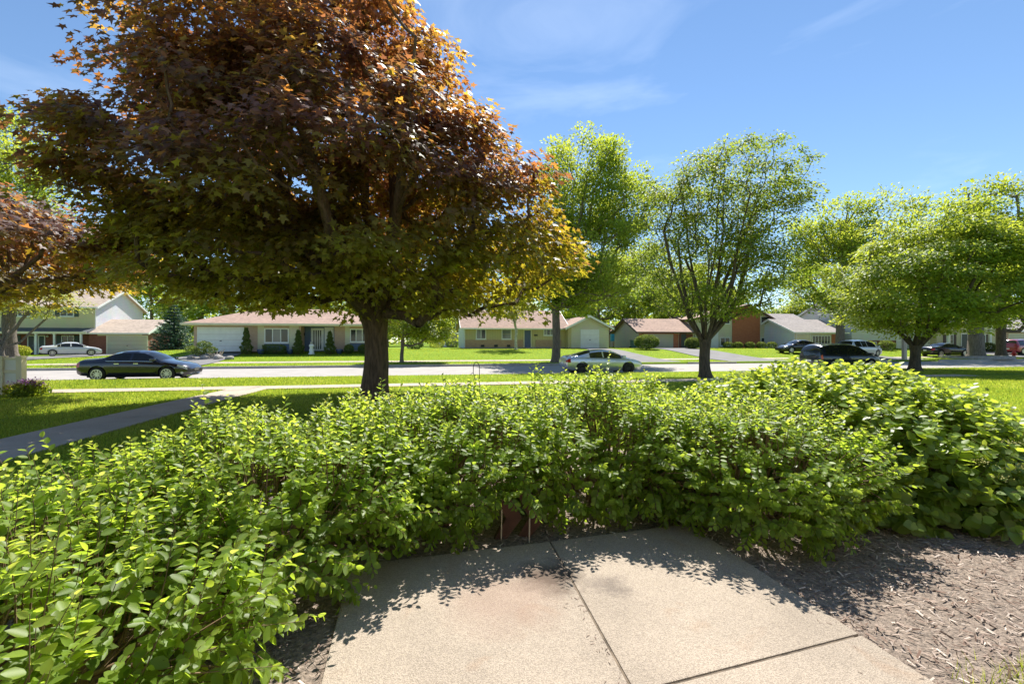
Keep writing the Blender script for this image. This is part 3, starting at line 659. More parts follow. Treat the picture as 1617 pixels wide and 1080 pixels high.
MB().prism([(bx0, 0), (bx1, 0), (bx1, te + 1.2), (H.x(1180, 0.5), te + 1.75), (bx0, te + 1.15)], 'y', 0.42, 0.494).build('brick_panel', MT['brick_red'], H.o)
H.window(H.x(1201, .5), H.x(1215, .5), 3.35, 4.45, 0.5, 1, 1); H.window(H.x(1201, .5), H.x(1215, .5), 0.55, 1.6, 0.5, 1, 1)
H.window(H.x(1137, .5), H.x(1152.5, .5), 0.45, 1.6, 0.5, 2, 1); H.window(H.x(1137, .5), H.x(1152.5, .5), 3.35, 4.45, 0.5, 2, 1)
MB().box(H.x(1121, .5), H.x(1134, .5), 0.45, 0.496, 0.05, 2.9).build('panel', MT['white'], H.o)
a_ = H.x(1014); b_ = H.x(1066)
t0_, _ = tu(H.X + a_ * CA_, H.Y + a_ * SA_); t1_, u1_ = tu(H.X + b_ * CA_, H.Y + b_ * SA_)
driveway(t0_, t1_, u1_ - 0.02, 0.8)

# -- low white house with grey roof
H = House('grey_roofed_house', 'low white house with grey roof and row of tall windows behind dark van', 1255, 56.5, 0.5)
xr = H.x(1332); eh = 2.35
H.wall(0, xr, 0, 8.0, 0, eh, 'sid_pale'); MB().box(-0.06, -0.004, -0.0, 8.0, 0, eh).build('side_wall', MT['sid_white'], H.o)
H.gable_x(0, xr, 0, 8, eh, 4.0, 'roof_grey', 'sid_white', 0.4)
H.wall(3.0, xr - 0.5, 4.0, 12.0, 0, 3.2, 'sid_white', 'rear_wall'); H.gable_x(3.0, xr - 0.5, 4.0, 12.0, 3.2, 5.0, 'roof_grey', 'sid_white', 0.4)
H.window(H.x(1282), H.x(1311), 0.35, 1.95, 0, 6, 1, None, 'pane', 'white', 0.1)
MB().box(H.x(1313), H.x(1320), -0.06, -0.003, 0, eh - 0.3).build('brick_pier', MT['brick_red'], H.o)
H.garage(H.x(1258), H.x(1279), 2.05, 0, 'cream', 'white')
a_, b_ = H.x(1257), H.x(1281)
t0_, _ = tu(H.X + a_ * CA_, H.Y + a_ * SA_); t1_, u1_ = tu(H.X + b_ * CA_, H.Y + b_ * SA_)
driveway(t0_ - 2.5, t1_, u1_ - 0.02, 0.4)

# -- white two-storey with brick base, partly hidden by the maple on the right
H = House('white_two_storey_house', 'white two-storey house with low brick base behind green tree on right', 1345, 58.0, 0.5)
xr = H.x(1442); H.wall(0, xr, 0, 8.5, 1.3, 4.6, 'sid_white', 'upper_wall'); H.wall(0.03, xr - 0.03, 0.03, 8.5, 0, 1.3, 'brick_dark', 'lower_wall')
H.gable_x(0, xr, 0, 8.5, 4.6, 6.6, 'roof_grey', 'sid_white', 0.4)
H.window(H.x(1372), H.x(1386), 2.7, 3.8, 0, 2, 2, 'shutter'); H.window(H.x(1410), H.x(1424), 2.7, 3.8, 0, 2, 2, 'shutter')
H.window(H.x(1376), H.x(1384), 0.35, 1.15, 0.03, 1, 1)
H.garage(H.x(1416), H.x(1438), 2.1, -0.01, 'white', 'white')
# -- cream house with tall columns
H = House('columned_house', 'pale yellow house with tall white columns behind parked black sedan', 1452, 58.0, 0.5)
xa, xr = H.x(1479), H.x(1572)
H.wall(0, xa, 0.8, 7.5, 0, 2.6, 'sid_white', 'garage_wall'); H.gable_x(0, xa, 0.8, 7.5, 2.6, 4.0, 'roof_grey', 'sid_white', 0.35)
H.garage(H.x(1457, .8), H.x(1475, .8), 2.1, 0.8, 'white', 'white')
H.wall(xa + 0.01, xr, 0, 8.5, 0, 5.2, 'sid_cream'); H.gable_x(xa + 0.01, xr, 0, 8.5, 5.2, 7.0, 'roof_dark', 'sid_cream', 0.5)
H.window(H.x(1494), H.x(1505), 0.7, 2.1, 0, 2, 2, 'trim_dark'); H.window(H.x(1545), H.x(1556), 0.7, 2.1, 0, 2, 2, 'trim_dark')
H.window(H.x(1494), H.x(1505), 3.4, 4.6, 0, 2, 2, 'trim_dark'); H.window(H.x(1545), H.x(1556), 3.4, 4.6, 0, 2, 2, 'trim_dark')
H.door(H.x(1518), H.x(1527), 2.1, 'dark_door')
for px in (1498, 1531, 1563):
    MB().lathe([(0.22, 0), (0.22, 0.15), (0.17, 0.2), (0.15, 4.7), (0.2, 4.75), (0.2, 4.9)], 14, (H.x(px, -1.6), -1.6, 0)).build('column', MT['white'], H.o, True)
MB().box(xa, xr + 0.4, -1.95, -0.02, 4.9, 5.1).build('porch_roof', MT['white'], H.o)
a_, b_ = H.x(1456, .8), H.x(1477, .8)
t0_, _ = tu(H.X + a_ * CA_, H.Y + a_ * SA_); t1_, u1_ = tu(H.X + b_ * CA_, H.Y + b_ * SA_)
driveway(t0_, t1_ + 3, u1_ + 0.7, 0.4)
# -- brown house at right edge
H = House('brown_house', 'grey-brown low house beyond red car at right edge', 1585, 60.0, 0.5)
xr = H.x(1690)
H.wall(0, xr, 0, 8, 0, 2.6, 'brick_pink'); H.gable_x(0, xr, 0, 8, 2.6, 4.4, 'roof_grey', 'sid_taupe', 0.4)
H.garage(H.x(1593), H.x(1617), 2.1, 0, 'sid_taupe', 'cream'); H.window(H.x(1632), H.x(1650), 0.8, 2.1, 0, 3, 1)
a_, b_ = H.x(1590), H.x(1620)
t0_, _ = tu(H.X + a_ * CA_, H.Y + a_ * SA_); t1_, u1_ = tu(H.X + b_ * CA_, H.Y + b_ * SA_)
driveway(t0_, t1_, u1_ - 0.02, 0.4)
# -- shed between the two ranch houses
H = House('garden_shed', 'small grey-roofed shed in back yard between the two ranch houses', 690, 70, 0.8)
H.o['category'] = 'shed'; del H.o['group']
xr = H.x(722); H.wall(0, xr, 0, 3.2, 0, 2.0, 'sid_taupe'); H.hip(0, xr, 0, 3.2, 2.15, 3.2, 'roof_grey', 0.4, trim='white')
H.door(0.5, 1.4, 1.9, 'white')
# -- house behind, seen through the gap
H = House('rear_house', 'distant low brown-roofed house glimpsed between yellow garage and split-level', 938, 78, 0.8)
del H.o['group']
xr = H.x(985); H.wall(0, xr, 0, 6, 0, 2.4, 'tan'); H.gable_x(0, xr, 0, 6, 2.4, 3.6, 'roof_brown', 'tan', 0.4, trim='trim_dark')
H.window(1.0, 2.2, 0.9, 2.0)

# -- the home whose patio this is, unseen behind the camera, added so its sunlit front bounces warm fill
hx_, hy_ = st(-3.6, -1.35)
H = House('home', 'cream-sided home added unseen behind the patio to bounce warm sunlight onto it', 808.5, 1.0, 0.0, SA + math.pi)
del H.o['group']; H.o.location = (*st(9.0, -1.35), 0.0)
H.wall(0, 17, 0, 8, 0.02, 2.9, 'sid_bounce'); H.gable_x(0, 17, 0, 8, 2.9, 5.2, 'roof_brown', 'sid_bounce', 0.4)
MB().box(0.02, 16.98, -0.06, -0.002, 0.0, 0.8).build('wainscot', MT['brick_tan'], H.o)
H.door(8.2, 9.15, 2.15, 'white', -0.06, 'white', 0.12); H.window(4.2, 6.4, 0.95, 2.2, 0, 3, 1); H.window(11.2, 13.4, 0.95, 2.2, 0, 3, 1)

kerb('near_kerb', U_K0 - 0.15, U_K0, [])
kerb('far_kerb', U_K1, U_K1 + 0.15, drive_gaps)
# ------------------------------------------------------------------ leaf shapes
_o = [(0, 0.05), (.33, 0.0), (.21, .24), (.56, .50), (.19, .53), (0, 1.0), (-.19, .53), (-.56, .50), (-.21, .24), (-.33, 0.0)]
MAPLE_V = np.array([(x, y, 0.03 - 0.16 * abs(x) - 0.10 * y * y) for x, y in _o])
MAPLE_T = np.array([(0, 1, 2), (2, 3, 4), (4, 5, 6), (6, 7, 8), (8, 9, 0), (0, 2, 8), (2, 4, 8), (4, 6, 8)])
DIA_V = np.array([(0, 0, 0), (.30, .45, .07), (0, 1, -.05), (-.30, .45, .07)]); DIA_T = np.array([(0, 1, 2), (0, 2, 3)])
HALF_T = np.array([(0, 1, 2), (0, 2, 4), (2, 3, 4), (0, 4, 6), (4, 5, 6), (0, 6, 7)])      # two halves hinged on the midrib
OVAL_V = np.array([(0, 0, 0), (.20, .13, .05), (.32, .40, .08), (.25, .70, .05), (0, 1.0, -.10), (-.25, .70, .05), (-.32, .40, .08), (-.20, .13, .05)]); OVAL_T = HALF_T
ROUND_V = np.array([(0, .04, 0), (.30, .0, .04), (.47, .34, .08), (.34, .72, .05), (0, 1.0, -.10), (-.34, .72, .05), (-.47, .34, .08), (-.30, .0, .04)]); ROUND_T = HALF_T
BLADE_V = np.array([(-.5, 0, 0), (.5, 0, 0), (0, 1.0, 0.0)]); BLADE_T = np.array([(0, 1, 2)])

def limb_mesh(P0, P1, R0, R1, n=6):
    d = norm(P1 - P0); ref = np.where(np.abs(d[:, 2:3]) > 0.9, np.array([[1., 0, 0]]), np.array([[0, 0, 1.]]))
    a = norm(np.cross(d, ref)); b = np.cross(d, a)
    th = np.arange(n) * 2 * np.pi / n
    ring = a[:, None] * np.cos(th)[None, :, None] + b[:, None] * np.sin(th)[None, :, None]
    V = np.concatenate([P0[:, None] + ring * R0[:, None, None], P1[:, None] + ring * R1[:, None, None]], 1)
    k = np.arange(n); q = np.stack([k, (k + 1) % n, (k + 1) % n + n, k + n], 1)
    T = (q[None] + (np.arange(len(P0)) * 2 * n)[:, None, None]).reshape(-1, 4)
    return V.reshape(-1, 3), T

def tree(name, label, x, y, blobs, fork, tr, nclump, lpc, crad, lsize, lmat, bmat, leaf=(DIA_V, DIA_T), seed=1, lead=0.75,
         flat=0.5, droop=0.25, zmin=None, shell=0.5, tintfn=None, cat='tree', group=None, lean=(0, 0), limbs=0, twig=0.014, trunks=1, z=None, inner=0.0, limb_list=None, pw=0.5):
    """blobs: (cx,cy,cz,rx,ry,rz) relative to the foot; fork: height of the first limbs"""
    g = np.random.default_rng(seed)
    z0 = float(gz(x, y)) - 0.05 if z is None else z
    root = empty(name, (x, y, z0)); tag(root, label, cat, group)
    B = np.array(blobs, float); top = (B[:, 2] + B[:, 5]).max()
    # clump centres inside the union of the blobs
    vol = (B[:, 3] * B[:, 4] * B[:, 5]); C = []
    ids = g.choice(len(B), nclump * 2, p=vol / vol.sum())
    dr = norm(g.normal(size=(nclump * 2, 3))); rad = g.random(nclump * 2) ** (1 / 3.) * (1 - shell) + shell * g.random(nclump * 2) ** 0.12
    C = B[ids, :3] + dr * rad[:, None] * B[ids, 3:]
    if zmin is not None: C = C[C[:, 2] > zmin + 0.5 * g.random(len(C))]
    C = C[:nclump]
    # trunk and leader nodes
    nodes = []; par = []
    nt_ = 9
    for i in range(nt_):
        f = i / (nt_ - 1); nodes.append((lean[0] * f * fork + 0.03 * math.sin(f * 5 + seed), lean[1] * f * fork + 0.03 * math.cos(f * 4 + seed), f * fork)); par.append(i - 1)
    ti = nt_ - 1
    cm = B[:, :3].mean(0)
    prev = ti; nl = 7
    for i in range(1, nl + 1):
        f = i / nl; zz = fork + (top * lead - fork) * f
        p = np.array([lean[0] * fork, lean[1] * fork, 0]) * (1 - f) + np.array([cm[0], cm[1], 0]) * f * 0.7 + np.array([0, 0, zz]) + g.normal(size=3) * 0.12 * np.array([1, 1, 0])
        nodes.append(tuple(p)); par.append(prev); prev = len(nodes) - 1
    if limb_list:
        for pts in limb_list:
            prev = ti - 1
            last = np.array(nodes[prev])
            for p in pts:
                p = np.array(p); mid = (last + p) / 2 + g.normal(size=3) * 0.06
                nodes.append(tuple(mid)); par.append(prev); nodes.append(tuple(p)); par.append(len(nodes) - 2); prev = len(nodes) - 1; last = p
    for k in range(limbs):                      # heavy scaffold limbs
        a = 2 * math.pi * (k + 0.3 * g.random()) / limbs; prev = ti - (k % 2)
        bx = B[:, 3].max() * 0.62; hz = fork + (top - fork) * g.uniform(0.36, 0.75)
        for i in range(1, 5):
            f = i / 4.0
            p = (nodes[ti][0] + math.cos(a) * bx * f ** 0.8 + g.normal() * 0.1, nodes[ti][1] + math.sin(a) * bx * f ** 0.8 + g.normal() * 0.1, fork + (hz - fork) * f ** 1.25)
            nodes.append(p); par.append(prev); prev = len(nodes) - 1
    N = np.zeros((len(nodes) + nclump * 4 + 10, 3)); n = len(nodes); N[:n] = nodes
    par = list(par); plen = np.zeros(len(N))
    for i in range(1, n):
        if par[i] >= 0: plen[i] = plen[par[i]] + np.linalg.norm(N[i] - N[par[i]])
    ok = np.zeros(len(N), bool); ok[ti - 1:n] = True
    order = np.argsort(np.linalg.norm(C - N[ti], axis=1)); leafsite = []
    for c in C[order]:
        d = np.linalg.norm(N[:n] - c, axis=1)
        cost = d + 0.32 * plen[:n] + 2.0 * np.maximum(N[:n, 2] - c[2], 0); cost[~ok[:n]] = 1e9
        j = int(np.argmin(cost)); p0 = N[j]; L = d[j]; ns = 3 if L > 0.8 else 1
        prev = j
        for q in range(1, ns + 1):
            f = q / ns; p = p0 * (1 - f) + c * f + np.array([0, 0, -0.12 * L * math.sin(math.pi * f) * (1 if c[2] > p0[2] else -0.6)]) + (g.normal(size=3) * 0.05 * L if f < 1 else 0)
            N[n] = p; par.append(prev); plen[n] = plen[prev] + L / ns; ok[n] = True; prev = n; n += 1
        leafsite.append(prev)
    cnt = np.zeros(n)
    for i in leafsite: cnt[i] += 1
    for i in range(n - 1, 0, -1):
        if par[i] >= 0: cnt[par[i]] += cnt[i]
    Rr = np.maximum(tr * (cnt / max(cnt[ti], 1)) ** pw * 0.95, twig)
    ii = np.array([i for i in range(n) if par[i] >= 0 and i > ti and cnt[i] > 0]); pp = np.array([par[i] for i in ii])
    V, T = limb_mesh(N[pp], N[ii], np.minimum(Rr[pp], Rr[ii] * 1.35), Rr[ii], 6)
    # trunk with flare and ridges
    tv_ = []; ks = 20; rows = 16
    for i in range(rows):
        f = i / (rows - 1); hz = f * fork * 1.04
        cxx = np.interp(hz, N[:nt_, 2], N[:nt_, 0]); cyy = np.interp(hz, N[:nt_, 2], N[:nt_, 1])
        rr = tr * (1 + 0.55 * math.exp(-hz / (0.9 * tr)) - 0.12 * f + 0.22 * max(0, f - 0.75) * 4)
        for k in range(ks):
            a = 2 * math.pi * k / ks
            w_ = 1 + 0.05 * math.sin(a * 5 + seed + hz * 1.3) + 0.035 * math.sin(a * 9 + hz * 2.1 + seed * 2) + 0.12 * math.exp(-hz / (0.7 * tr)) * math.sin(a * 4 + seed)
            tv_.append((cxx + rr * w_ * math.cos(a), cyy + rr * w_ * math.sin(a), hz))
    tq = [(i * ks + k, i * ks + (k + 1) % ks, (i + 1) * ks + (k + 1) % ks, (i + 1) * ks + k) for i in range(rows - 1) for k in range(ks)]
    nv = len(V); V = np.concatenate([V, np.array(tv_)]); T = np.concatenate([T, np.array(tq) + nv])
    tri_mesh('trunk', V, T, MT[bmat], root, smooth=True)
    # leaves: flattened sprays round each site, orientation outward and drooping
    S = N[leafsite]; ns = len(S)
    cnts = np.maximum(1, (lpc * g.uniform(0.45, 1.45, ns)).astype(int)); sid = np.repeat(np.arange(ns), cnts); nL = len(sid)
    sz = crad * g.uniform(0.7, 1.3, ns)
    e = g.normal(size=(nL, 3)); e = norm(e) * (g.random((nL, 1)) ** 0.45); e[:, 2] *= flat
    outw = norm(S - np.array([cm[0], cm[1], cm[2] - 0.15 * top])); tilt = outw[sid]
    P = S[sid] + e * sz[sid, None]
    P[:, 2] -= (np.hypot(e[:, 0], e[:, 1]) ** 2) * sz[sid] * droop * 1.2
    ax = e * np.array([1, 1, 0.3]) + 0.5 * tilt * np.array([1, 1, .2]) + g.normal(size=(nL, 3)) * 0.35; ax[:, 2] -= droop * 1.3
    nm = np.array([0, 0, 1.0]) + 0.55 * tilt + g.normal(size=(nL, 3)) * 0.38
    sc = lsize * g.uniform(0.7, 1.25, nL)
    rel = np.sqrt((((P[:, None, :] - B[None, :, :3]) / B[None, :, 3:]) ** 2).sum(-1)).min(1) if nL * len(B) < 3e6 else None
    if tintfn is not None: tint = np.clip(tintfn(P, rel, g, sid, ns), 0, 1)
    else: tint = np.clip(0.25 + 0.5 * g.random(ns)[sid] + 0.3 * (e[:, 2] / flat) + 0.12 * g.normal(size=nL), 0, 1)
    scatter('crown', leaf[0], leaf[1], P, frames(ax, nm), sc, MT[lmat], root, tint)
    return root

# ------------------------------------------------------------------ trees
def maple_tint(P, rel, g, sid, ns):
    # leaves grown in the sun bronze-purple with orange new growth that also tints in the sun-backlit rim, leaves grown low down olive
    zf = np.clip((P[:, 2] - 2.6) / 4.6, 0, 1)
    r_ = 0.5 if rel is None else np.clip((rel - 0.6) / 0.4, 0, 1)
    fresh_backlit = (g.random(ns) < 0.32)[sid] * r_ * np.clip((P[:, 2] - 3.0) / 3.0, 0, 1)
    return 0.05 + 0.52 * zf + 0.08 * r_ * zf + 0.42 * fresh_backlit + 0.10 * (g.random(ns)[sid] - 0.5) + 0.09 * g.normal(size=len(P))
def maple_tint_low(P, rel, g, sid, ns):
    zf = np.clip((P[:, 2] - 2.6) / 1.8, 0, 1)
    return 0.12 + 0.44 * zf + 0.3 * (g.random(ns) < 0.06)[sid] * zf + 0.10 * (g.random(ns)[sid] - 0.5) + 0.08 * g.normal(size=len(P))
MX, MY = at(592, 12.8), 12.8
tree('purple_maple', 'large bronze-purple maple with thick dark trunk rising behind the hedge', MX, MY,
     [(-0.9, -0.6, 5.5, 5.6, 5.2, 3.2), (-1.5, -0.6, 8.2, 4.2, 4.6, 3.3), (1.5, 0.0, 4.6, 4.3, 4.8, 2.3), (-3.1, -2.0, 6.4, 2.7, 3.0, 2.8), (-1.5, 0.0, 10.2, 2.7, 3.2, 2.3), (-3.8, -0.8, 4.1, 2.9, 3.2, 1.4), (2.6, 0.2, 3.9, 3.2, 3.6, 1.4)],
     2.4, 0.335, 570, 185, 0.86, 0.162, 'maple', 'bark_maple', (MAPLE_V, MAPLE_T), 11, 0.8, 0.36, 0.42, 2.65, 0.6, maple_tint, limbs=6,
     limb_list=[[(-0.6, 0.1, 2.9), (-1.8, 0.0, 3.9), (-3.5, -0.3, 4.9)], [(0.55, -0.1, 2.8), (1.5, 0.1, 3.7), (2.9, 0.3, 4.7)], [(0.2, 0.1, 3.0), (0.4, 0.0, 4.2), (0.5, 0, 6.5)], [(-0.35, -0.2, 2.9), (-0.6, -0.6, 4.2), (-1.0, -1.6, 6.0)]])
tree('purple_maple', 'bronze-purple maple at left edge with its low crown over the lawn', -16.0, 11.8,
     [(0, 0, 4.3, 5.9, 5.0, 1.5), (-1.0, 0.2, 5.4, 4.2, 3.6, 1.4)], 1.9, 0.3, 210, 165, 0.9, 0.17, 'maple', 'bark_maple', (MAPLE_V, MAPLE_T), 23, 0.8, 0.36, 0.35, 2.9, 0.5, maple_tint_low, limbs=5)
tree('street_tree', 'tall bright green tree with grey trunk on the far verge behind silver sedan', at(878, 38), 38,
     [(3.0, 0, 8.2, 5.6, 5, 4.4), (2.2, 0, 14.6, 4.4, 4.2, 4.4), (4.8, 0, 13.2, 3.8, 3, 3.8), (0, 0, 7.5, 4.6, 4, 3.2)], 5.2, 0.34, 420, 150, 1.05, 0.24, 'leaf_bright', 'bark_grey', seed=31, lead=0.85, zmin=4.2, limbs=5, flat=0.85, droop=-0.3)
tree('young_street_tree', 'small green tree with thin trunk across the street right of the purple maple', at(635, 37), 37,
     [(0.4, 0, 3.7, 2.6, 2.4, 1.7), (2.3, 0.2, 3.3, 2.0, 1.8, 1.5)], 1.7, 0.15, 120, 110, 0.8, 0.22, 'leaf_mid', 'bark_grey', seed=41)
tree('sparse_street_tree', 'half-bare spreading tree with many upright limbs on near verge right of centre', at(1113, 21.7), 21.7,
     [(0.2, 0, 5.4, 4.0, 3.4, 2.7), (1.0, 0, 8.0, 3.6, 3.0, 3.2), (3.0, 0, 9.6, 2.2, 2.0, 2.4), (-1.3, 0, 8.0, 2.2, 2.2, 2.6), (3.2, 0.3, 4.9, 2.2, 2, 1.6)], 1.8, 0.25, 560, 74, 0.66, 0.14, 'leaf_dark', 'bark_dark', seed=53, lead=0.9, zmin=2.7, shell=0.35, limbs=9, twig=0.014, pw=0.78,
     limb_list=[[(-0.5, 0, 2.7), (-1.6, 0.1, 4.0), (-3.0, 0, 5.4)], [(0.8, 0, 2.6), (2.2, 0, 3.4), (4.0, 0.2, 4.2)], [(0.5, 0, 3.2), (1.5, 0, 6), (2.9, 0, 9.5)], [(-0.2, 0, 3.4), (-0.7, 0.2, 6.2), (-1.2, 0, 9.2)], [(0.3, 0, 3.4), (0.8, -0.2, 7), (1.0, 0, 10.8)]])
tree('green_street_tree', 'broad green maple with low forked dark trunk on near verge at right', at(1445, 27.2), 27.2,
     [(1.2, 0, 5.6, 5.6, 4.6, 3.2), (-1.4, 0, 4.6, 3.4, 3.4, 2.3), (4.4, 0, 6.0, 3.8, 3.6, 3.2), (1.4, 0, 7.8, 3.6, 3.2, 2.5)], 1.5, 0.27, 330, 200, 1.15, 0.2, 'leaf_bright', 'bark_dark', seed=61, flat=0.3, pw=0.6, zmin=2.0, limbs=6,
     limb_list=[[(-0.9, 0, 2.2), (-2.2, 0, 3.0), (-3.0, 0, 4.2)], [(0.9, 0, 2.4), (2.2, 0, 3.5), (3.4, 0, 4.6)]])
tree('verge_tree', 'tall green tree with very thick grey trunk in stone ring at far right', at(1541, 46.5), 46.5,
     [(-0.5, 0, 9.5, 6, 5, 5), (2.2, 0, 14.2, 4.6, 4, 4.2), (-4.5, 0, 8.5, 4, 4, 3.5)], 4.6, 0.62, 220, 100, 1.25, 0.3, 'leaf_mid', 'bark_grey', seed=71, lead=0.9, zmin=4.5, limbs=5, flat=0.8, droop=-0.3)
tree('verge_tree', 'tall green tree with grey trunk behind the dark van on far side', at(1327, 47.5), 47.5,
     [(0.5, 0, 8.5, 5.6, 5, 4.6), (4.0, 0, 12.8, 4.8, 4, 4.4), (-1.4, 0, 12.2, 3.6, 3.6, 4.2)], 4.4, 0.42, 300, 110, 1.3, 0.28, 'leaf_bright', 'bark_grey', seed=73, lead=0.9, zmin=4.2, limbs=5, flat=0.8, droop=-0.3)
tree('verge_tree', 'dark-trunked green tree beside red fire hydrant at right edge', at(1581, 49.5), 49.5,
     [(1.0, 0, 7.5, 4.6, 4.4, 4.4), (4.5, 0, 11.5, 4.6, 4, 4.5)], 3.4, 0.4, 150, 100, 1.2, 0.28, 'leaf_mid', 'bark_dark', seed=79, lead=0.9, zmin=3.4)
tree('tall_green_tree', 'tall light green tree against sky at upper left edge', at(15, 43), 43,
     [(-2.0, 0, 14, 6, 5, 6.5), (-2.2, 0, 20.5, 4.2, 4, 4.2), (2.4, 0, 16.5, 3.4, 4, 4.8)], 6.0, 0.5, 240, 110, 1.2, 0.27, 'leaf_bright', 'bark_grey', seed=83, lead=0.88, zmin=6, flat=0.8, droop=-0.3)
tree('locust_tree', 'yellow-green multi-stemmed tree in far yard at left edge', at(4, 41), 41,
     [(0, 0, 6.0, 5.0, 4, 2.0), (3.6, 0, 5.2, 3.2, 3, 1.4), (-1.0, 0, 7.6, 3.6, 3, 1.7)], 1.0, 0.17, 120, 80, 1.0, 0.2, 'leaf_lime', 'bark_grey', seed=89, flat=0.3, zmin=3.6, limbs=3,
     limb_list=[[(0.6, 0, 2.2), (1.6, 0, 3.4), (3.0, 0, 4.8)], [(0.2, 0, 2.4), (1.0, 0, 4.0), (1.5, 0, 5.6)], [(-0.4, 0, 2.0), (-1.0, 0, 4.0), (-1.4, 0, 6.0)]])
tree('birch_tree', 'thin pale-barked tree in front of yellow ranch house', at(815, 50), 50,
     [(-0.4, 0, 5.2, 2.4, 2, 1.8)], 2.2, 0.15, 40, 70, 0.9, 0.24, 'leaf_lime', 'bark_birch', seed=97)
BT = [(610, 78, 11, 5.5, 'leaf_mid', 'green tree behind left ranch house beside the maple trunk'),
      (665, 92, 12, 6, 'leaf_lime', 'pale green tree far behind the garden shed'),
      (715, 74, 8.5, 4.5, 'leaf_bright', 'leafy tree at left end of yellow ranch house roof'),
      (905, 82, 13, 7, 'leaf_bright', 'leafy backdrop tree behind yellow house garage'),
      (945, 70, 13, 7.5, 'leaf_bright', 'full backdrop tree just behind gable of yellow house garage'),
      (1085, 74, 12, 7, 'leaf_mid', 'backdrop tree seen through limbs of the half-bare tree'),
      (992, 80, 15, 7, 'leaf_mid', 'thick-trunked backdrop tree rising behind split-level garage roof'),
      (1055, 88, 14, 7, 'leaf_bright', 'backdrop tree behind main roof of split-level house'),
      (1130, 92, 11, 6, 'leaf_mid', 'backdrop tree directly behind red brick panel'),
      (1247, 105, 8.4, 6.5, 'leaf_bright', 'round low tree behind grey roof right of brick panel'),
      (1300, 100, 11, 7, 'leaf_mid', 'backdrop tree behind roof of low grey-roofed house'),
      (1370, 92, 13, 7, 'leaf_bright', 'backdrop tree behind left end of white two-storey house'),
      (1420, 86, 14, 7, 'leaf_mid', 'backdrop tree behind white two-storey house at right'),
      (1545, 95, 15, 8, 'leaf_mid', 'backdrop tree behind columned house at far right'),
      (240, 80, 12, 6.5, 'leaf_bright', 'backdrop tree behind garage of two-storey house at left'),
      (320, 74, 10, 6, 'leaf_bright', 'bright backdrop tree behind blue spruce'),
      (440, 84, 9, 6, 'leaf_mid', 'backdrop tree behind middle of left ranch roof'),
      (520, 88, 9.5, 6, 'leaf_bright', 'backdrop tree behind right part of left ranch roof'),
      (800, 90, 9, 6, 'leaf_mid', 'backdrop tree behind middle of yellow ranch roof')]
for k, (px, d, hgt, rad, lm, lab) in enumerate(BT):
    hgt *= 1.2; rad *= 1.1
    tree('backdrop_tree', lab, at(px, d), d, [(0, 0, hgt * 0.58, rad * 0.9, rad * 0.8, hgt * 0.36), (rad * 0.3, 0, hgt * 0.74, rad * 0.55, rad * 0.6, hgt * 0.26), (-rad * 0.4, 0, hgt * 0.66, rad * 0.5, rad * 0.5, hgt * 0.26)],
         hgt * 0.28, 0.35, 130, 75, 1.5, 0.48, lm, 'bark_grey', seed=200 + k, lead=0.85, zmin=hgt * 0.2, group='trees behind the houses')

# far wood closing the view behind the houses
g = np.random.default_rng(99); n = 30000
a = g.uniform(-1.35, 1.35, n); yy = g.uniform(128, 160, n); top = 9 + 2.5 * np.sin(a * 9) + 2 * np.sin(a * 23 + 1) + 1.2 * np.sin(a * 57)
zz = top * g.random(n) ** 0.7; P = np.column_stack([a * yy, yy, 0.6 + zz])
nm = np.array([0, -0.5, 0.8]) + g.normal(size=P.shape) * 0.5
tag(scatter('distant_wood', DIA_V, DIA_T, P, frames(g.normal(size=P.shape), nm), g.uniform(0.8, 1.6, n), MT['leaf_mid'], None, g.random(n)), 'distant belt of green trees beyond the back yards', 'trees')

def spruce(px, d, hgt, rad, label):
    g = np.random.default_rng(5); x = at(px, d); root = empty('blue_spruce', (x, d, float(gz(x, d)) - 0.03)); tag(root, label, 'tree')
    MB().tube([(0, 0, 0), (0, 0, hgt * 0.5), (0, 0, hgt)], [0.14, 0.09, 0.01], 8).build('trunk', MT['bark_dark'], root, True)
    P, A, S, mb = [], [], [], MB()
    nl = 15
    for i in range(nl):
        f = i / (nl - 1); zz = 0.35 + (hgt - 0.5) * f; rr = rad * (1 - f) ** 0.85 + 0.12; nb = int(13 - 7 * f)
        for k in range(nb):
            a = 2 * math.pi * (k + g.random() * 0.5) / nb + i; L = rr * g.uniform(0.75, 1.15)
            d_ = np.array([math.cos(a), math.sin(a), 0.0]); tip = d_ * L + np.array([0, 0, 0.10 * L])
            mb.tube([(0, 0, zz), tuple(d_ * L * 0.5 + np.array([0, 0, zz - 0.06 * L])), tuple(tip + np.array([0, 0, zz]))], [0.03, 0.02, 0.008], 4)
            m = int(60 * L + 12)
            s = g.random(m) ** 0.7
            c = d_ * (L * s)[:, None] + np.stack([0 * s, 0 * s, zz - 0.2 * L * np.sin(np.pi * s) + 0.10 * L * s], 1)
            side = np.cross(d_, [0, 0, 1.0]); sp = (g.random(m) - 0.5) * 0.55 * (1 - 0.6 * s)
            P.append(c + side * sp[:, None] + g.normal(size=(m, 3)) * 0.03); A.append(d_ * 0.6 + side * np.sign(sp)[:, None] * 0.8 + g.normal(size=(m, 3)) * 0.3); S.append(np.full(m, 0.24))
    tag(mb.build('limbs', MT['bark_dark'], root), kind='stuff')
    P, A, S = np.concatenate(P), np.concatenate(A), np.concatenate(S)
    nm = np.array([0, 0, 1.0]) + g.normal(size=P.shape) * 0.4
    scatter('crown', DIA_V * np.array([0.5, 1, 1]), DIA_T, P, frames(A, nm), S * g.uniform(0.7, 1.3, len(S)), MT['needle'], root, g.random(len(S)))
spruce(275, 50, 5.2, 2.3, 'blue spruce with layered boughs between the two left garages')

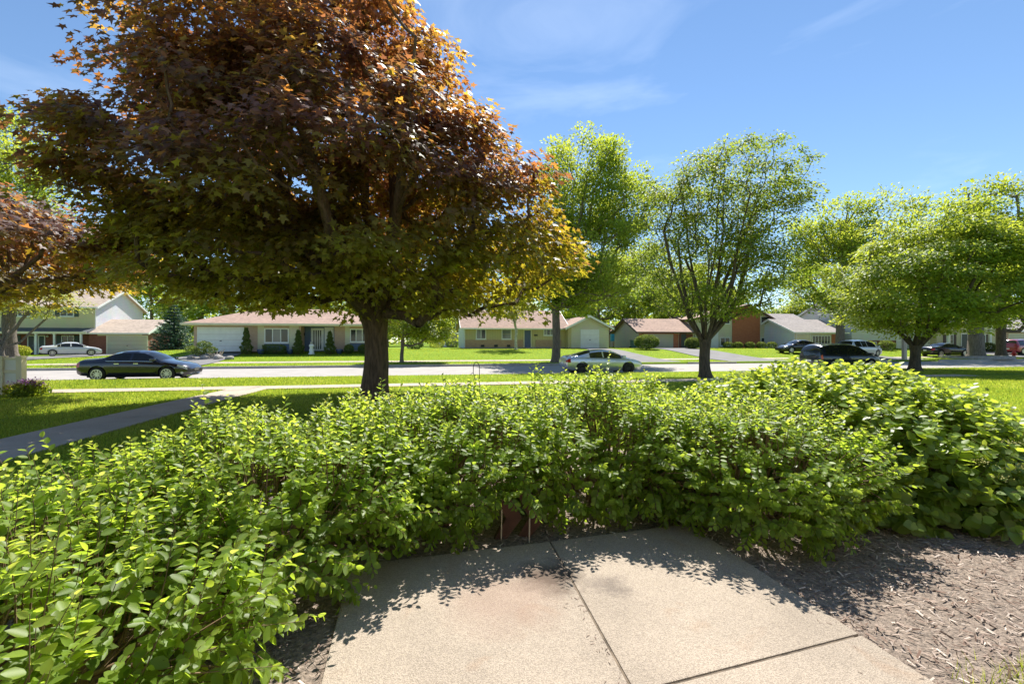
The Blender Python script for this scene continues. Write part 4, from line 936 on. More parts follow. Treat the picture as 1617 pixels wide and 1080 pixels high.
# ------------------------------------------------------------------ small clipped shrubs across the street
def surf_shrub(name, label, x, y, shape, n, lsize, mat='bush', cat='shrub', group=None, seed=0, z=None, stemh=0.25):
    """shape: function giving (points, normals) for n random leaves, about the foot"""
    g = np.random.default_rng(seed); z0 = float(gz(x, y)) if z is None else z
    root = empty(name, (x, y, z0)); tag(root, label, cat, group)
    P, Nn = shape(n, g)
    ax = Nn * 0.5 + np.array([0, 0, 0.5]) + g.normal(size=P.shape) * 0.6
    scatter('foliage', DIA_V, DIA_T, P, frames(ax, Nn + g.normal(size=P.shape) * 0.5), lsize * g.uniform(0.7, 1.3, n), MT[mat], root, np.clip(g.random(n) * 0.6 + 0.4 * Nn[:, 2], 0, 1))
    mb = MB()
    for k in range(5):
        a = k * 1.26; mb.tube([(0.05 * math.cos(a), 0.05 * math.sin(a), -0.03), (0.1 * math.cos(a), 0.1 * math.sin(a), stemh * 0.6), (0.22 * math.cos(a), 0.22 * math.sin(a), stemh * 1.2)], 0.02, 5)
    mb.build('stem', MT['stem'], root)
    return root
def ellip(rx, ry, rz, cz, p=2.0, inner=0.75):
    def f(n, g):
        d = norm(g.normal(size=(n, 3))); q = (np.abs(d) ** p).sum(1) ** (1 / p); s = inner + (1 - inner) * g.random(n) ** 0.5
        lum = 1 + 0.05 * np.sin(d[:, 0] * 7) * np.sin(d[:, 1] * 6 + d[:, 2] * 5)
        P = d / q[:, None] * s[:, None] * lum[:, None] * np.array([rx, ry, rz]) + np.array([0, 0, cz]); P[:, 2] = np.maximum(P[:, 2], 0.02)
        return P, norm(d / np.array([rx, ry, rz]))
    return f
def spiral(hgt, rad):
    def f(n, g):
        s = g.random(n) ** 1.25; a = g.random(n) * 2 * np.pi
        tier = 0.40 + 0.60 * np.abs(np.sin(s * 5.2 * np.pi - a * 0.5))
        r_ = rad * (1 - s) ** 0.75 * tier * (0.8 + 0.2 * g.random(n)) + 0.05
        r_ = np.where(s < 0.28, rad * np.clip(0.75 + s * 1.5, 0, 1.15) * (0.8 + 0.2 * g.random(n)), r_)
        P = np.stack([np.cos(a) * r_, np.sin(a) * r_, 0.08 + s * hgt], 1); return P, norm(np.stack([np.cos(a), np.sin(a), 0 * s + 0.35], 1))
    return f
def on_house(Hh, px, yo):
    lx = Hh.x(px, yo); return Hh.X + lx * math.cos(Hh.ang) - yo * math.sin(Hh.ang), Hh.Y + lx * math.sin(Hh.ang) + yo * math.cos(Hh.ang)
for k, (px, hh, lab) in enumerate(((389, 2.3, 'spiral topiary beside right edge of white garage door'), (471, 2.1, 'spiral topiary left of the blue entry'), (521, 2.0, 'spiral topiary right of the front door statue'))):
    x, y = on_house(HR, px, -1.0); surf_shrub('spiral_topiary', lab, x, y, spiral(hh, 0.45), 2200, 0.12, 'bush', 'topiary', 'topiaries of the left ranch house', 300 + k)
x, y = on_house(HR, 433, -0.9); surf_shrub('box_hedge', 'low rectangular box hedge under wide window of left ranch house', x, y, ellip(1.0, 0.35, 0.42, 0.42, 6), 2200, 0.1, 'bush', 'shrub', None, 310)
for k, (px, lab) in enumerate(((551, 'clipped round bush left of right-hand ranch window'), (573, 'clipped round bush partly hidden by maple trunk'))):
    x, y = on_house(HR, px, -0.9); surf_shrub('round_bush', lab, x, y, ellip(0.42, 0.42, 0.42, 0.45), 1200, 0.1, 'bush', 'shrub', 'round bushes by the ranch house', 320 + k)
surf_shrub('yew_bush', 'wide flat-topped golden yew before split-level garage', at(1021, 52), 52, ellip(1.35, 1.2, 0.75, 0.85, 2.4), 6500, 0.13, 'bush', 'shrub', None, 330)
surf_shrub('yew_bush', 'smaller rounded golden yew beside driveway of split-level house', at(1094, 54), 54, ellip(0.85, 0.8, 0.6, 0.68, 2.4), 4000, 0.13, 'bush', 'shrub', None, 331)
for k, (px, lab) in enumerate(((1150, 'leftmost low shrub under split-level windows'), (1165, 'low shrub at left foot of red brick panel'), (1184, 'low shrub at middle foot of red brick panel'), (1202, 'low shrub at right foot of red brick panel'), (1219, 'rightmost low shrub under split-level windows'))):
    surf_shrub('low_shrub', lab, at(px, 57), 57, ellip(0.62, 0.5, 0.4, 0.38), 1000, 0.12, 'bush', 'shrub', 'shrubs under the split-level windows', 340 + k)
for k, (px, d, r_, m, lab) in enumerate(((20, 49, 0.9, 'bush', 'dark bush by porch of two-storey house at left edge'), (33, 48, 0.8, 'leaf_lime', 'lime green bush left of white sedan'), (100, 52.5, 0.7, 'leaf_lime', 'lime bush under porch windows behind white sedan'),
                                         (715, 66, 1.0, 'leaf_bright', 'bush in front of garden shed'), (655, 50, 0.9, 'bush', 'dark bush under young street tree'), (690, 60, 1.0, 'leaf_lime', 'lime bush left of the shed'),
                                         (1370, 55, 0.8, 'leaf_mid', 'bush in front of brick base at right'), (1400, 55, 0.9, 'bush', 'wide bush before white two-storey house'), (1560, 56, 0.8, 'bush', 'bush behind thick grey trunk at right'))):
    surf_shrub('garden_bush', lab, at(px, d), d, ellip(r_, r_ * 0.8, r_ * 0.7, r_ * 0.6), 1100, 0.16, m, 'shrub', 'loose garden bushes across the street', 360 + k)
# rockery with cloud-pruned shrub beside left ranch driveway
rk = bed('rockery_bed', [st(-25.6, 36.6), st(-21.5, 36.8), st(-21.0, 38.0), st(-24.5, 38.1)], 0.05, 0.03, 2.0)
bx_, by_ = at(317, 37.5), 37.5
def cloud(n, g):
    c = np.array([(-0.7, 0, 0.75), (0.3, 0, 1.15), (0.7, 0.1, 0.7), (-0.2, 0, 0.55)]); k = g.integers(0, 4, n); d = norm(g.normal(size=(n, 3)))
    return c[k] + d * np.array([0.55, 0.5, 0.26]) * (0.8 + 0.2 * g.random((n, 1))), d
surf_shrub('pruned_shrub', 'golden cloud-pruned shrub on rockery beside ranch driveway', bx_, by_, cloud, 2600, 0.1, 'bush', 'shrub', None, 380, None, 0.6)
def rock(x, y, r_, lab, seed, mat='stone'):
    g = np.random.default_rng(seed); bm = bmesh.new(); bmesh.ops.create_icosphere(bm, subdivisions=2, radius=r_)
    for v in bm.verts: v.co *= 1 + 0.25 * math.sin(v.co.x * 9 / r_ * 0.3 + seed) * math.cos(v.co.y * 7 / r_ * 0.3 + seed * 2); v.co.z *= 0.7
    me = bpy.data.meshes.new('rock'); bm.to_mesh(me); bm.free(); o = link('rock', me, MT[mat]); o.location = (x, y, float(gz(x, y)) + r_ * 0.35); tag(o, lab, 'rock', 'rocks of the rockery')
for k, (px, r_, lab) in enumerate(((302, 0.28, 'leftmost pale rock of the rockery'), (323, 0.3, 'white rock below the pruned shrub'), (345, 0.36, 'wide grey rock in middle of rockery'), (362, 0.3, 'dark round rock at right end of rockery'))):
    rock(at(px, 37.3), 37.3, r_, lab, k + 3)
drift = MB()
for k in range(6):
    a = k * 0.5 - 1.2; drift.tube([(0.1 * k, 0, 0), (0.1 * k + 0.25 * math.sin(a), 0.1, 0.35), (0.1 * k + 0.55 * math.sin(a), 0.05, 0.6 + 0.08 * (k % 3))], [0.09, 0.07, 0.02], 6)
o = drift.build('driftwood_stump', MT['wood_post']); o.location = (at(334, 37.6), 37.6, float(gz(at(334, 37.6), 37.6))); tag(o, 'weathered spiky stump standing on the rockery', 'stump')
# ------------------------------------------------------------------ vehicles
def car(name, label, x, y, z, heading, pmat, kind='sedan', lights='red_lamp', rim='alloy', group='parked cars', badge=None, glassm='car_glass', cat='car', sc=1.0):
    if kind == 'sedan':
        S = [(0.00, .42, .74, .80, .66), (0.05, .34, .82, .93, .79), (0.22, .27, .90, 1.04, .87), (0.75, .21, .93, 1.08, .905), (1.05, .20, .93, 1.12, .915), (1.50, .20, .935, 1.33, .92),
             (1.85, .20, .935, 1.415, .92), (2.35, .20, .925, 1.435, .92), (2.75, .20, .915, 1.40, .92), (3.10, .20, .90, 1.25, .915), (3.52, .20, .88, 1.00, .91), (3.70, .20, .86, .955, .91),
             (4.20, .20, .78, .86, .895), (4.45, .22, .70, .77, .85), (4.62, .25, .60, .66, .76), (4.70, .34, .52, .56, .62)]
        gl = dict(rear=(1.08, 1.62), wind=(2.90, 3.50), sides=((1.28, 1.50, 0), (1.53, 2.24, 1), (2.32, 3.20, 2))); wx = (0.93, 3.80); wr = 0.33; arch = 0.385
    elif kind == 'fastback':
        S = [(0.00, .46, .78, .84, .66), (0.06, .36, .86, .99, .80), (0.22, .27, .92, 1.06, .87), (0.60, .21, .95, 1.11, .90), (1.00, .20, .96, 1.21, .91), (1.50, .20, .95, 1.345, .91),
             (1.95, .20, .94, 1.405, .91), (2.35, .20, .93, 1.41, .91), (2.80, .20, .915, 1.34, .91), (3.20, .20, .90, 1.17, .91), (3.58, .20, .88, .99, .905), (3.80, .20, .85, .935, .90),
             (4.25, .20, .77, .83, .88), (4.45, .22, .70, .75, .84), (4.58, .26, .60, .64, .74), (4.64, .34, .52, .56, .60)]
        gl = dict(rear=(0.72, 1.45), wind=(2.86, 3.55), sides=((1.35, 2.12, 1), (2.20, 3.25, 2))); wx = (0.90, 3.68); wr = 0.33; arch = 0.385
    else:   # van
        S = [(0.00, .45, .80, 1.00, .74), (0.06, .36, .98, 1.30, .86), (0.18, .30, 1.02, 1.55, .90), (0.40, .24, 1.03, 1.68, .93), (0.90, .22, 1.03, 1.74, .945), (1.80, .22, 1.02, 1.755, .95),
             (2.60, .22, 1.01, 1.72, .95), (3.10, .22, 1.00, 1.60, .95), (3.55, .22, .98, 1.33, .945), (3.95, .22, .95, 1.07, .93), (4.15, .22, .92, 1.01, .92), (4.45, .24, .84, .91, .89), (4.62, .28, .72, .78, .82), (4.70, .38, .58, .62, .66)]
        gl = dict(rear=(0.06, 0.30), wind=(3.05, 3.92), sides=((0.45, 1.35, 0), (1.42, 2.15, 1), (2.22, 3.45, 2))); wx = (0.95, 3.80); wr = 0.35; arch = 0.41
    S = np.array(S); L = S[-1, 0]
    cut = [v for a in [gl['rear'], gl['wind']] + [q[:2] for q in gl['sides']] for v in a]
    xs = np.unique(np.round(np.concatenate([S[:, 0], np.array(cut), np.linspace(0.3, L - 0.3, 26)]), 3))
    xs = np.array([v for i, v in enumerate(xs) if i == 0 or v - xs[i - 1] > 0.012 or v in cut])
    zb, be, tp, wd = [np.interp(xs, S[:, 0], S[:, c]) for c in (1, 2, 3, 4)]
    from itertools import product
    K = 13; verts = []
    zr = S[:, 3].max()
    for i in range(len(xs)):
        W, b0, b1, t0 = wd[i], zb[i], be[i], tp[i]
        cab = np.clip((t0 - b1 - 0.06) / (zr - b1 - 0.06), 0, 1)
        wr_ = W * 0.95 - (W * 0.95 - 0.60 * sc) * min(1, max(0, (t0 - b1) / (zr - b1))) * 0.92   # roof edge half width
        h1 = t0 - 0.07 - 0.03 * cab
        h1 = max(h1, b1 + 0.012)
        mid = (b0 + b1) * 0.55
        prof = [(0, b0), (0.55 * W, b0), (0.90 * W, b0 + 0.01), (0.965 * W, b0 + 0.09), (0.985 * W, mid * 0.85), (1.0 * W, mid + 0.02), (0.99 * W, b1 - 0.10), (0.955 * W, b1)]
        e0 = np.array(prof[-1]); e1 = np.array((wr_, h1))
        prof += [tuple(e0 * 0.95 + e1 * 0.05), tuple(e0 * 0.08 + e1 * 0.92), tuple(e1), (wr_ * 0.62, t0 - 0.012), (0, t0)]
        verts += [(xs[i], p[0], p[1]) for p in prof]
    nS = len(xs); me = bpy.data.meshes.new('body'); fs = []; fm = []
    slots = ['body', 'windshield', 'rear_window'] + ['side_window'] * 6 + ['headlight', 'headlight', 'tail_light', 'tail_light', 'grille']
    vv = verts + [(a, -b, c) for a, b, c in verts]; off = len(verts)
    for side in (0, 1):
        for i in range(nS - 1):
            xm = (xs[i] + xs[i + 1]) / 2
            for k in range(K - 1):
                q = [i * K + k, i * K + k + 1, (i + 1) * K + k + 1, (i + 1) * K + k]
                m_ = 0
                if k in (8,):
                    for (a, b, idx) in gl['sides']:
                        if a < xm < b: m_ = 3 + idx + 3 * side
                if k >= 10:
                    if gl['wind'][0] < xm < gl['wind'][1]: m_ = 1
                    if gl['rear'][0] < xm < gl['rear'][1]: m_ = 2
                if k in (6,) and xm > L - 0.42 and xm < L - 0.10: m_ = 9 + side
                if k in ((5, 6) if kind != 'van' else (5, 6)) and xm < (0.26 if kind != 'van' else 0.20) and xm > (0 if kind != 'van' else 0.03): m_ = 11 + side
                if k in (4, 5, 6) and xm > L - 0.085: m_ = 13
                if side: q = [v + off for v in q[::-1]]
                fs.append(q); fm.append(m_)
    for i in (0, nS - 1):
        ring = [i * K + k for k in range(K)]; rr = [v + off for v in ring[::-1]]
        fs.append((ring + rr)[::-1] if i == 0 else ring + rr); fm.append(0 if i == 0 else 13)
    me.from_pydata(vv, [], fs); me.update()
    me.polygons.foreach_set('material_index', np.array(fm, np.int32))
    bm = bmesh.new(); bm.from_mesh(me)
    bmesh.ops.remove_doubles(bm, verts=bm.verts, dist=0.0005)
    bmesh.ops.recalc_face_normals(bm, faces=bm.faces); bm.to_mesh(me); bm.free()
    for _ in slots: me.materials.append(None)
    tmp = bpy.data.objects.new('tmp_body', me); col.objects.link(tmp)
    cutters = []
    for cx in wx:
        for sy in (1, -1):
            c = MB().lathe([(arch, -0.2), (arch, 0.25)], 28, (cx, sy * 0.92, wr + 0.02), 'y').build('tmp_cut', None)
            cutters.append(c); md = tmp.modifiers.new('b', 'BOOLEAN'); md.object = c; md.operation = 'DIFFERENCE'; md.solver = 'EXACT'
    dg = bpy.context.evaluated_depsgraph_get(); ev = bpy.data.meshes.new_from_object(tmp.evaluated_get(dg))
    for o in cutters + [tmp]: bpy.data.objects.remove(o)
    root = empty(name, (x, y, z), heading); tag(root, label, cat, group); root.scale = (sc, sc, sc)
    co = np.array([v.co for v in ev.vertices]); groups = {}
    for p in ev.polygons: groups.setdefault(p.material_index if p.material_index < len(slots) else 0, []).append(list(p.vertices))
    mm = {0: pmat, 1: glassm, 2: glassm, 9: 'clear_lamp', 10: 'clear_lamp', 11: lights, 12: lights, 13: 'black_trim'}
    cen = np.array([-L / 2, 0, 0])
    bo = None
    for gi in sorted(groups):
        f = groups[gi]; used = sorted({v for q in f for v in q}); mp_ = {v: i for i, v in enumerate(used)}
        m2 = bpy.data.meshes.new(slots[gi]); m2.from_pydata((co[used] + cen).tolist(), [], [[mp_[v] for v in q] for q in f])
        o = link(slots[gi], m2, MT[mm.get(gi, glassm)] if mm.get(gi, glassm) in MT else pmat, root, True)
        try: m2.set_sharp_from_angle(angle=R(38))
        except Exception: pass
        if gi == 0: bo = o
    # wheels
    for cx in wx:
        for sy in (1, -1):
            wy = sy * 0.80; wc = (cx - L / 2, wy, wr)
            tw = 0.105
            ty = MB().lathe([(wr * 0.68, -tw), (wr * 0.93, -tw), (wr, -tw * 0.7), (wr, tw * 0.7), (wr * 0.93, tw), (wr * 0.68, tw)], 28, (0, 0, 0), 'y', False).build('wheel', MT['rubber'], root, True); ty.location = wc
            mb = MB(); yo = sy * tw * 0.72
            for s_ in range(9):
                a = 2 * math.pi * s_ / 9; c_, n_ = math.cos(a), math.sin(a); px_, pz_ = -n_ * 0.022, c_ * 0.022
                i0, i1 = wr * 0.12, wr * 0.62
                ring = [(c_ * i0 + px_, n_ * i0 + pz_), (c_ * i1 + px_ * 1.1, n_ * i1 + pz_ * 1.1), (c_ * i1 - px_ * 1.1, n_ * i1 - pz_ * 1.1), (c_ * i0 - px_, n_ * i0 - pz_)]
                mb.prism(ring, 'y', yo - 0.015, yo + 0.015)
            mb.lathe([(wr * 0.60, yo - 0.05), (wr * 0.70, yo - 0.05), (wr * 0.70, yo + 0.025), (wr * 0.62, yo + 0.025), (wr * 0.60, yo - 0.05)], 28, (0, 0, 0), 'y', False).lathe([(0.0, yo - 0.02), (wr * 0.17, yo - 0.02), (wr * 0.17, yo + 0.02), (0.0, yo + 0.025)], 12, (0, 0, 0), 'y')
            mb.build('rim', MT[rim], ty)
            MB().lathe([(0.0, -0.02), (wr * 0.62, -0.02), (wr * 0.62, 0.02), (0.0, 0.02)], 20, (0, -yo * 0.25, 0), 'y').build('brake_disc', MT['black_trim'], ty)
    # underbody, mirrors, handles, plate, trim
    MB().box(0.35 - L / 2, L / 2 - 0.35, -0.60, 0.60, 0.17, 0.45).build('underbody', MT['black_trim'], root)
    mx_ = gl['wind'][1] - 0.22 - L / 2; mz = float(np.interp(gl['wind'][1] - 0.3, S[:, 0], S[:, 2]))
    for sy in (1, -1):
        MB().box(mx_ - 0.10, mx_ + 0.10, sy * 0.90 - 0.01 if sy > 0 else -1.10, 1.10 if sy > 0 else -0.89, mz + 0.03, mz + 0.17).build('mirror', pmat if not isinstance(pmat, str) else MT[pmat], root, True, bevel=0.03)
        for (a, b, idx) in gl['sides'][-2:]:
            hx = a + 0.12 - L / 2; MB().box(hx, hx + 0.2, *((0.905, 0.945) if sy > 0 else (-0.945, -0.905)), 0.80, 0.835).build('handle', MT['chrome'] if badge else (pmat if not isinstance(pmat, str) else MT[pmat]), root)
        a, b = gl['sides'][0][0], gl['sides'][-1][1]
        zz = [float(np.interp(q, S[:, 0], S[:, 2])) for q in (a, (a + b) / 2, b)]; yw = [0.955 * float(np.interp(q, S[:, 0], S[:, 4])) for q in (a, (a + b) / 2, b)]
        MB().tube([(q - L / 2, sy * (w_ + 0.004), z_ + 0.01) for q, w_, z_ in zip((a, (a + b) / 2, b), yw, zz)], 0.018, 5).build('window_trim', MT['chrome' if badge else 'black_trim'], root)
    MB().box(-L / 2 - 0.015, -L / 2 + 0.03, -0.16, 0.16, 0.58, 0.70).build('number_plate', MT['white'], root)
    if badge:
        mb = MB()
        for k in range(4):
            cy = (k - 1.5) * 0.105
            mb.tube([(L / 2 + 0.012, cy + 0.065 * math.cos(a), 0.52 + 0.065 * math.sin(a)) for a in np.linspace(0, 2 * math.pi, 17)], 0.010, 6, False)
        mb.build('badge', MT['chrome'], root)
        MB().box(L / 2 - 0.2, L / 2 + 0.02, -0.55, 0.55, 0.20, 0.235).build('lip', MT['chrome'], root)
        for sy in (1, -1): MB().lathe([(0, -0.01), (0.06, -0.01), (0.06, 0.01), (0, 0.012)], 10, (L / 2 - 0.27, sy * 0.835, 0.36), 'y').build('fog_lamp', MT['clear_lamp'], root)
    return root

MT['p_black'] = paint('black_car_paint', (0.008, 0.008, 0.016), 0.2, 0.25)
MT['p_silver'] = paint('silver_car_paint', (0.60, 0.62, 0.66), 0.7, 0.3)
MT['p_white'] = paint('white_car_paint', (0.62, 0.63, 0.65), 0.2, 0.3)
MT['p_navy'] = paint('navy_van_paint', (0.012, 0.018, 0.04), 0.3, 0.25)
MT['p_red'] = paint('red_car_paint', (0.30, 0.02, 0.025), 0.3, 0.3)
def on_street(px, u_off):
    # column px meets the line u = U_K0 + u_off
    k = (px - 808.5) / F; u = U_K0 + u_off; y = u / (CA_ - k * SA_); return k * y, y
sx_, sy_ = on_street(226, 1.15)
car('black_sedan', 'shiny black sedan with chrome rings on grille parked at near kerb', sx_, sy_, STREET_Z + 0.015, SA, MT['p_black'], 'sedan', badge=True)
sx_, sy_ = on_street(948, 1.15)
car('silver_sedan', 'silver fastback sedan with red tail-lights parked behind the hedge, centre right', sx_, sy_, STREET_Z + 0.015, SA, MT['p_silver'], 'fastback', rim='black_trim')
sx_, sy_ = on_street(1326, 1.2)
car('dark_van', 'dark navy van with orange tail-lights parked beyond the leafy mound', sx_, sy_, STREET_Z + 0.015, SA, MT['p_navy'], 'van', 'orange_lamp', cat='van')
def on_lawn_car(name, label, px, d, head, m, kind, **kw):
    x = at(px, d); return car(name, label, x, d, float(gz(x, d)) + 0.05, head, m, kind, **kw)
on_lawn_car('white_sedan', 'silver-white sedan in driveway of brick and cream house at left', 113, 47.5, R(46), MT['p_white'], 'sedan')
on_lawn_car('dark_sedan', 'black sedan in driveway between brick panel and dark van', 1262, 50.0, SA + R(172), MT['p_black'], 'sedan')
on_lawn_car('white_van', 'white van in driveway just behind dark navy van', 1357, 47.0, SA + R(10), MT['p_white'], 'van', cat='van')
on_lawn_car('dark_sedan', 'black sedan parked in front of columned house at right', 1491, 49.0, SA - R(4), MT['p_black'], 'sedan')
on_lawn_car('red_car', 'red hatchback at right edge beside the dark tree trunk', 1612, 53.0, SA + R(5), MT['p_red'], 'van')

# ------------------------------------------------------------------ street furniture and yard things
# beige sign with white panels at left edge
d = 14.3; sgx = at(33, d); sg = empty('yard_sign', (at(19, d), d, float(gz(at(19, d), d))), R(2)); tag(sg, 'beige two-post wooden sign with blank white panels at left edge', 'sign')
for xx in (-0.30, 0.28): MB().box(xx - 0.085, xx + 0.085, -0.08, 0.08, -0.05, 1.20).box(xx - 0.10, xx + 0.10, -0.10, 0.10, 1.20, 1.24).build('post', MT['cream'], sg)
for z0_, z1_ in ((0.34, 0.40), (0.70, 0.80), (1.12, 1.19)): MB().box(-0.21, 0.19, -0.05, 0.05, z0_, z1_).build('rail', MT['cream'], sg)
for z0_, z1_ in ((0.403, 0.697), (0.803, 1.117)): MB().box(-0.205, 0.185, -0.02, 0.02, z0_, z1_).build('panel', MT['white'], sg)
# flowers under it
def perennial(n, g):
    d_ = norm(g.normal(size=(n, 3))); d_[:, 2] = np.abs(d_[:, 2]); return d_ * np.array([0.5, 0.42, 0.42]) * (0.6 + 0.4 * g.random((n, 1))) + np.array([0, 0, 0.03]), d_
px_, pd_ = 46, 13.9
fl = surf_shrub('flower_clump', 'clump of purple flowers beside the beige sign', at(px_, pd_), pd_, perennial, 900, 0.11, 'leaf_mid', 'flowers', None, 400)
g = np.random.default_rng(9); n = 420
P = np.stack([g.normal(size=n) * 0.2, g.normal(size=n) * 0.16, 0.47 + 0.05 * g.normal(size=n)], 1); P[:, 2] -= 0.5 * (P[:, 0] ** 2)
scatter('petals', DIA_V * np.array([1.3, 1, 1]), DIA_T, P, frames(g.normal(size=(n, 3)), np.array([0, 0, 1.0]) + g.normal(size=(n, 3)) * 0.4), np.full(n, 0.045), MT['petal'], fl, g.random(n))
surf_shrub('leafy_clump', 'leafy green clump between the posts of the beige sign', at(14, 14.6), 14.6, perennial, 700, 0.13, 'leaf_lime', 'plant', None, 401)
# shepherd's hook
hx, hd = at(757, 11.4), 11.4
hk = MB(); arc = [(0, 0, 0), (0, 0, 0.98)] + [(-0.075 + 0.075 * math.cos(a), 0, 0.98 + 0.13 * math.sin(a) + 0.02) for a in np.linspace(0.1, math.pi, 9)] + [(-0.155, 0, 0.86), (-0.13, 0, 0.80), (-0.09, 0, 0.82)]
hk.tube(arc, 0.0085, 6)
o = empty('shepherd_hook', (hx, hd, float(gz(hx, hd)) - 0.02)); tag(o, 'thin black iron shepherd hook standing just beyond the hedge', 'garden hook')
hk.build('pole', MT['iron'], o, True); MB().tube([(-0.155, 0, 0.86), (-0.21, 0, 0.84), (-0.22, 0, 0.79)], 0.007, 5).tube([(-0.13, 0, 0.80), (-0.12, 0, 0.74), (-0.14, 0, 0.68)], 0.007, 5).build('scroll', MT['iron'], o, True)
# pair of rust-brown bent boards under the hedge
rb = empty('rusty_edging', (0.05, 3.72, 0.0), R(-8)); tag(rb, 'two rust-brown folded boards standing in gap beneath the hedge', 'garden edging')
for k, (ox, oy) in enumerate(((-0.10, -0.02), (0.09, 0.03))):
    P = [(0, 0), (0.13, 0.17), (0.02, 0.36), (-0.10, 0.36), (0.0, 0.17), (-0.10, 0)]
    pl = MB().prism(P, 'y', -0.03, 0.03).build('board', MT['rust'], rb); pl.location = (ox, oy, 0.0); pl.rotation_euler = (0, 0, R(18 - 20 * k))
for k, ox in enumerate((-0.125, 0.10)): MB().tube([(ox, -0.09, 0), (ox + 0.005, -0.09, 0.26)], 0.006, 5).build('stake', MT['wood_post'], rb)
# utility post at right
px_, pd_ = 1428, 44.0; x = at(px_, pd_)
up = empty('wooden_post', (x, pd_, float(gz(x, pd_)) - 0.1)); tag(up, 'pale square wooden utility post left of the green maple trunk', 'post')
MB().box(-0.15, 0.15, -0.15, 0.15, 0, 5.2).build('shaft', MT['wood_post'], up, bevel=0.02); MB().box(-0.17, 0.17, -0.17, 0.17, 5.2, 5.27).build('cap', MT['wood_post'], up)
# hydrant
x, d = at(1601, 45.5), 45.5; hy = empty('fire_hydrant', (x, d, float(gz(x, d)))); tag(hy, 'red fire hydrant on grass at far right', 'fire hydrant')
MB().lathe([(0.19, 0), (0.19, 0.06), (0.13, 0.08), (0.12, 0.55), (0.17, 0.57), (0.17, 0.62), (0.14, 0.66), (0.10, 0.78), (0.04, 0.82), (0.04, 0.88), (0, 0.88)], 16).build('barrel', MT['hydrant'], hy, True)
for s_ in (1, -1): MB().box(0.11 if s_ > 0 else -0.26, 0.26 if s_ > 0 else -0.11, -0.07, 0.07, 0.40, 0.54).build('outlet', MT['hydrant'], hy, bevel=0.02)
MB().box(-0.09, 0.09, -0.24, -0.11, 0.36, 0.54).build('outlet', MT['hydrant'], hy, bevel=0.02)
# stone ring round the thick trunk
x, d = at(1541, 46.5), 46.5; sr = empty('stone_ring', (x, d, float(gz(x, d)))); tag(sr, 'low ring of grey stones round thick trunk at right', 'planter')
for k in range(26):
    a = 2 * math.pi * k / 26; o = MB().box(-0.38, 0.38, -0.14, 0.14, 0, 0.30).build('stone', MT['stone'], sr, bevel=0.04)
    o.location = (3.0 * math.cos(a), 2.2 * math.sin(a), random.uniform(-0.03, 0.02)); o.rotation_euler = (0, 0, math.atan2(2.2 * math.cos(a), -3.0 * math.sin(a)))
# bin by the garage, statue by the door, blue cover between houses, bench
x, d = at(1000, 57.0), 57.0; bi = empty('wheeled_bin', (x, d, float(gz(x, d)))); tag(bi, 'dark teal wheeled bin against cream garage wall', 'bin')
MT['teal'] = plain('teal_plastic', (0.03, 0.08, 0.10), 0.5); MT['cyan'] = plain('cyan_cover', (0.05, 0.42, 0.62), 0.5)
MB().prism([(-0.26, 0.08), (0.26, 0.08), (0.33, 1.0), (-0.33, 1.0)], 'y', -0.35, 0.35).build('tub', MT['teal'], bi); MB().box(-0.36, 0.36, -0.38, 0.40, 1.0, 1.07).build('lid', MT['teal'], bi, bevel=0.02)
for s_ in (1, -1): MB().lathe([(0, -0.03), (0.12, -0.03), (0.12, 0.03), (0, 0.03)], 12, (s_ * 0.3, 0.33, 0.12), 'y').build('wheel', MT['rubber'], bi)
x, y = on_house(HR, 492, -1.1); stt = empty('garden_statue', (x, y, float(gz(x, y)))); tag(stt, 'small white garden statue before front door of left ranch house', 'statue')
MB().lathe([(0.28, 0), (0.28, 0.1), (0.2, 0.14), (0.22, 0.45), (0.14, 0.62), (0.24, 0.78), (0.2, 0.9), (0.08, 0.95), (0.0, 0.96)], 14).build('figure', MT['white'], stt, True)
MB().lathe([(0.0, 0.93), (0.1, 0.98), (0.12, 1.08), (0.08, 1.18), (0.0, 1.2)], 12).build('head', MT['stone'], stt, True)
for k, (px, lab) in enumerate(((412, 'dark pot left of box hedge at ranch house'), (458, 'dark pot right of box hedge at ranch house'), (536, 'dark pot right of the white front panel'))):
    x, y = on_house(HR, px, -0.8); o = MB().lathe([(0.2, 0), (0.3, 0.3), (0.33, 0.42), (0.28, 0.42), (0.22, 0.35), (0, 0.34)], 14).build('flower_pot', MT['blue_door'], None, True); o.location = (x, y, float(gz(x, y)) + 0.02); tag(o, lab, 'pot', 'pots at the ranch house')
x, d = at(974, 68.0), 68.0; bc = empty('blue_cover', (x, d, float(gz(x, d)))); tag(bc, 'bright cyan covered playset between yellow garage and split-level', 'playset')
MB().box(-0.9, 0.9, -0.5, 0.5, 0.9, 2.0).build('cover', MT['cyan'], bc, bevel=0.1)
for s_ in (-0.8, 0.8):
    for q_ in (-0.4, 0.4): MB().box(s_ - 0.05, s_ + 0.05, q_ - 0.05, q_ + 0.05, 0, 0.9).build('leg', MT['white'], bc)
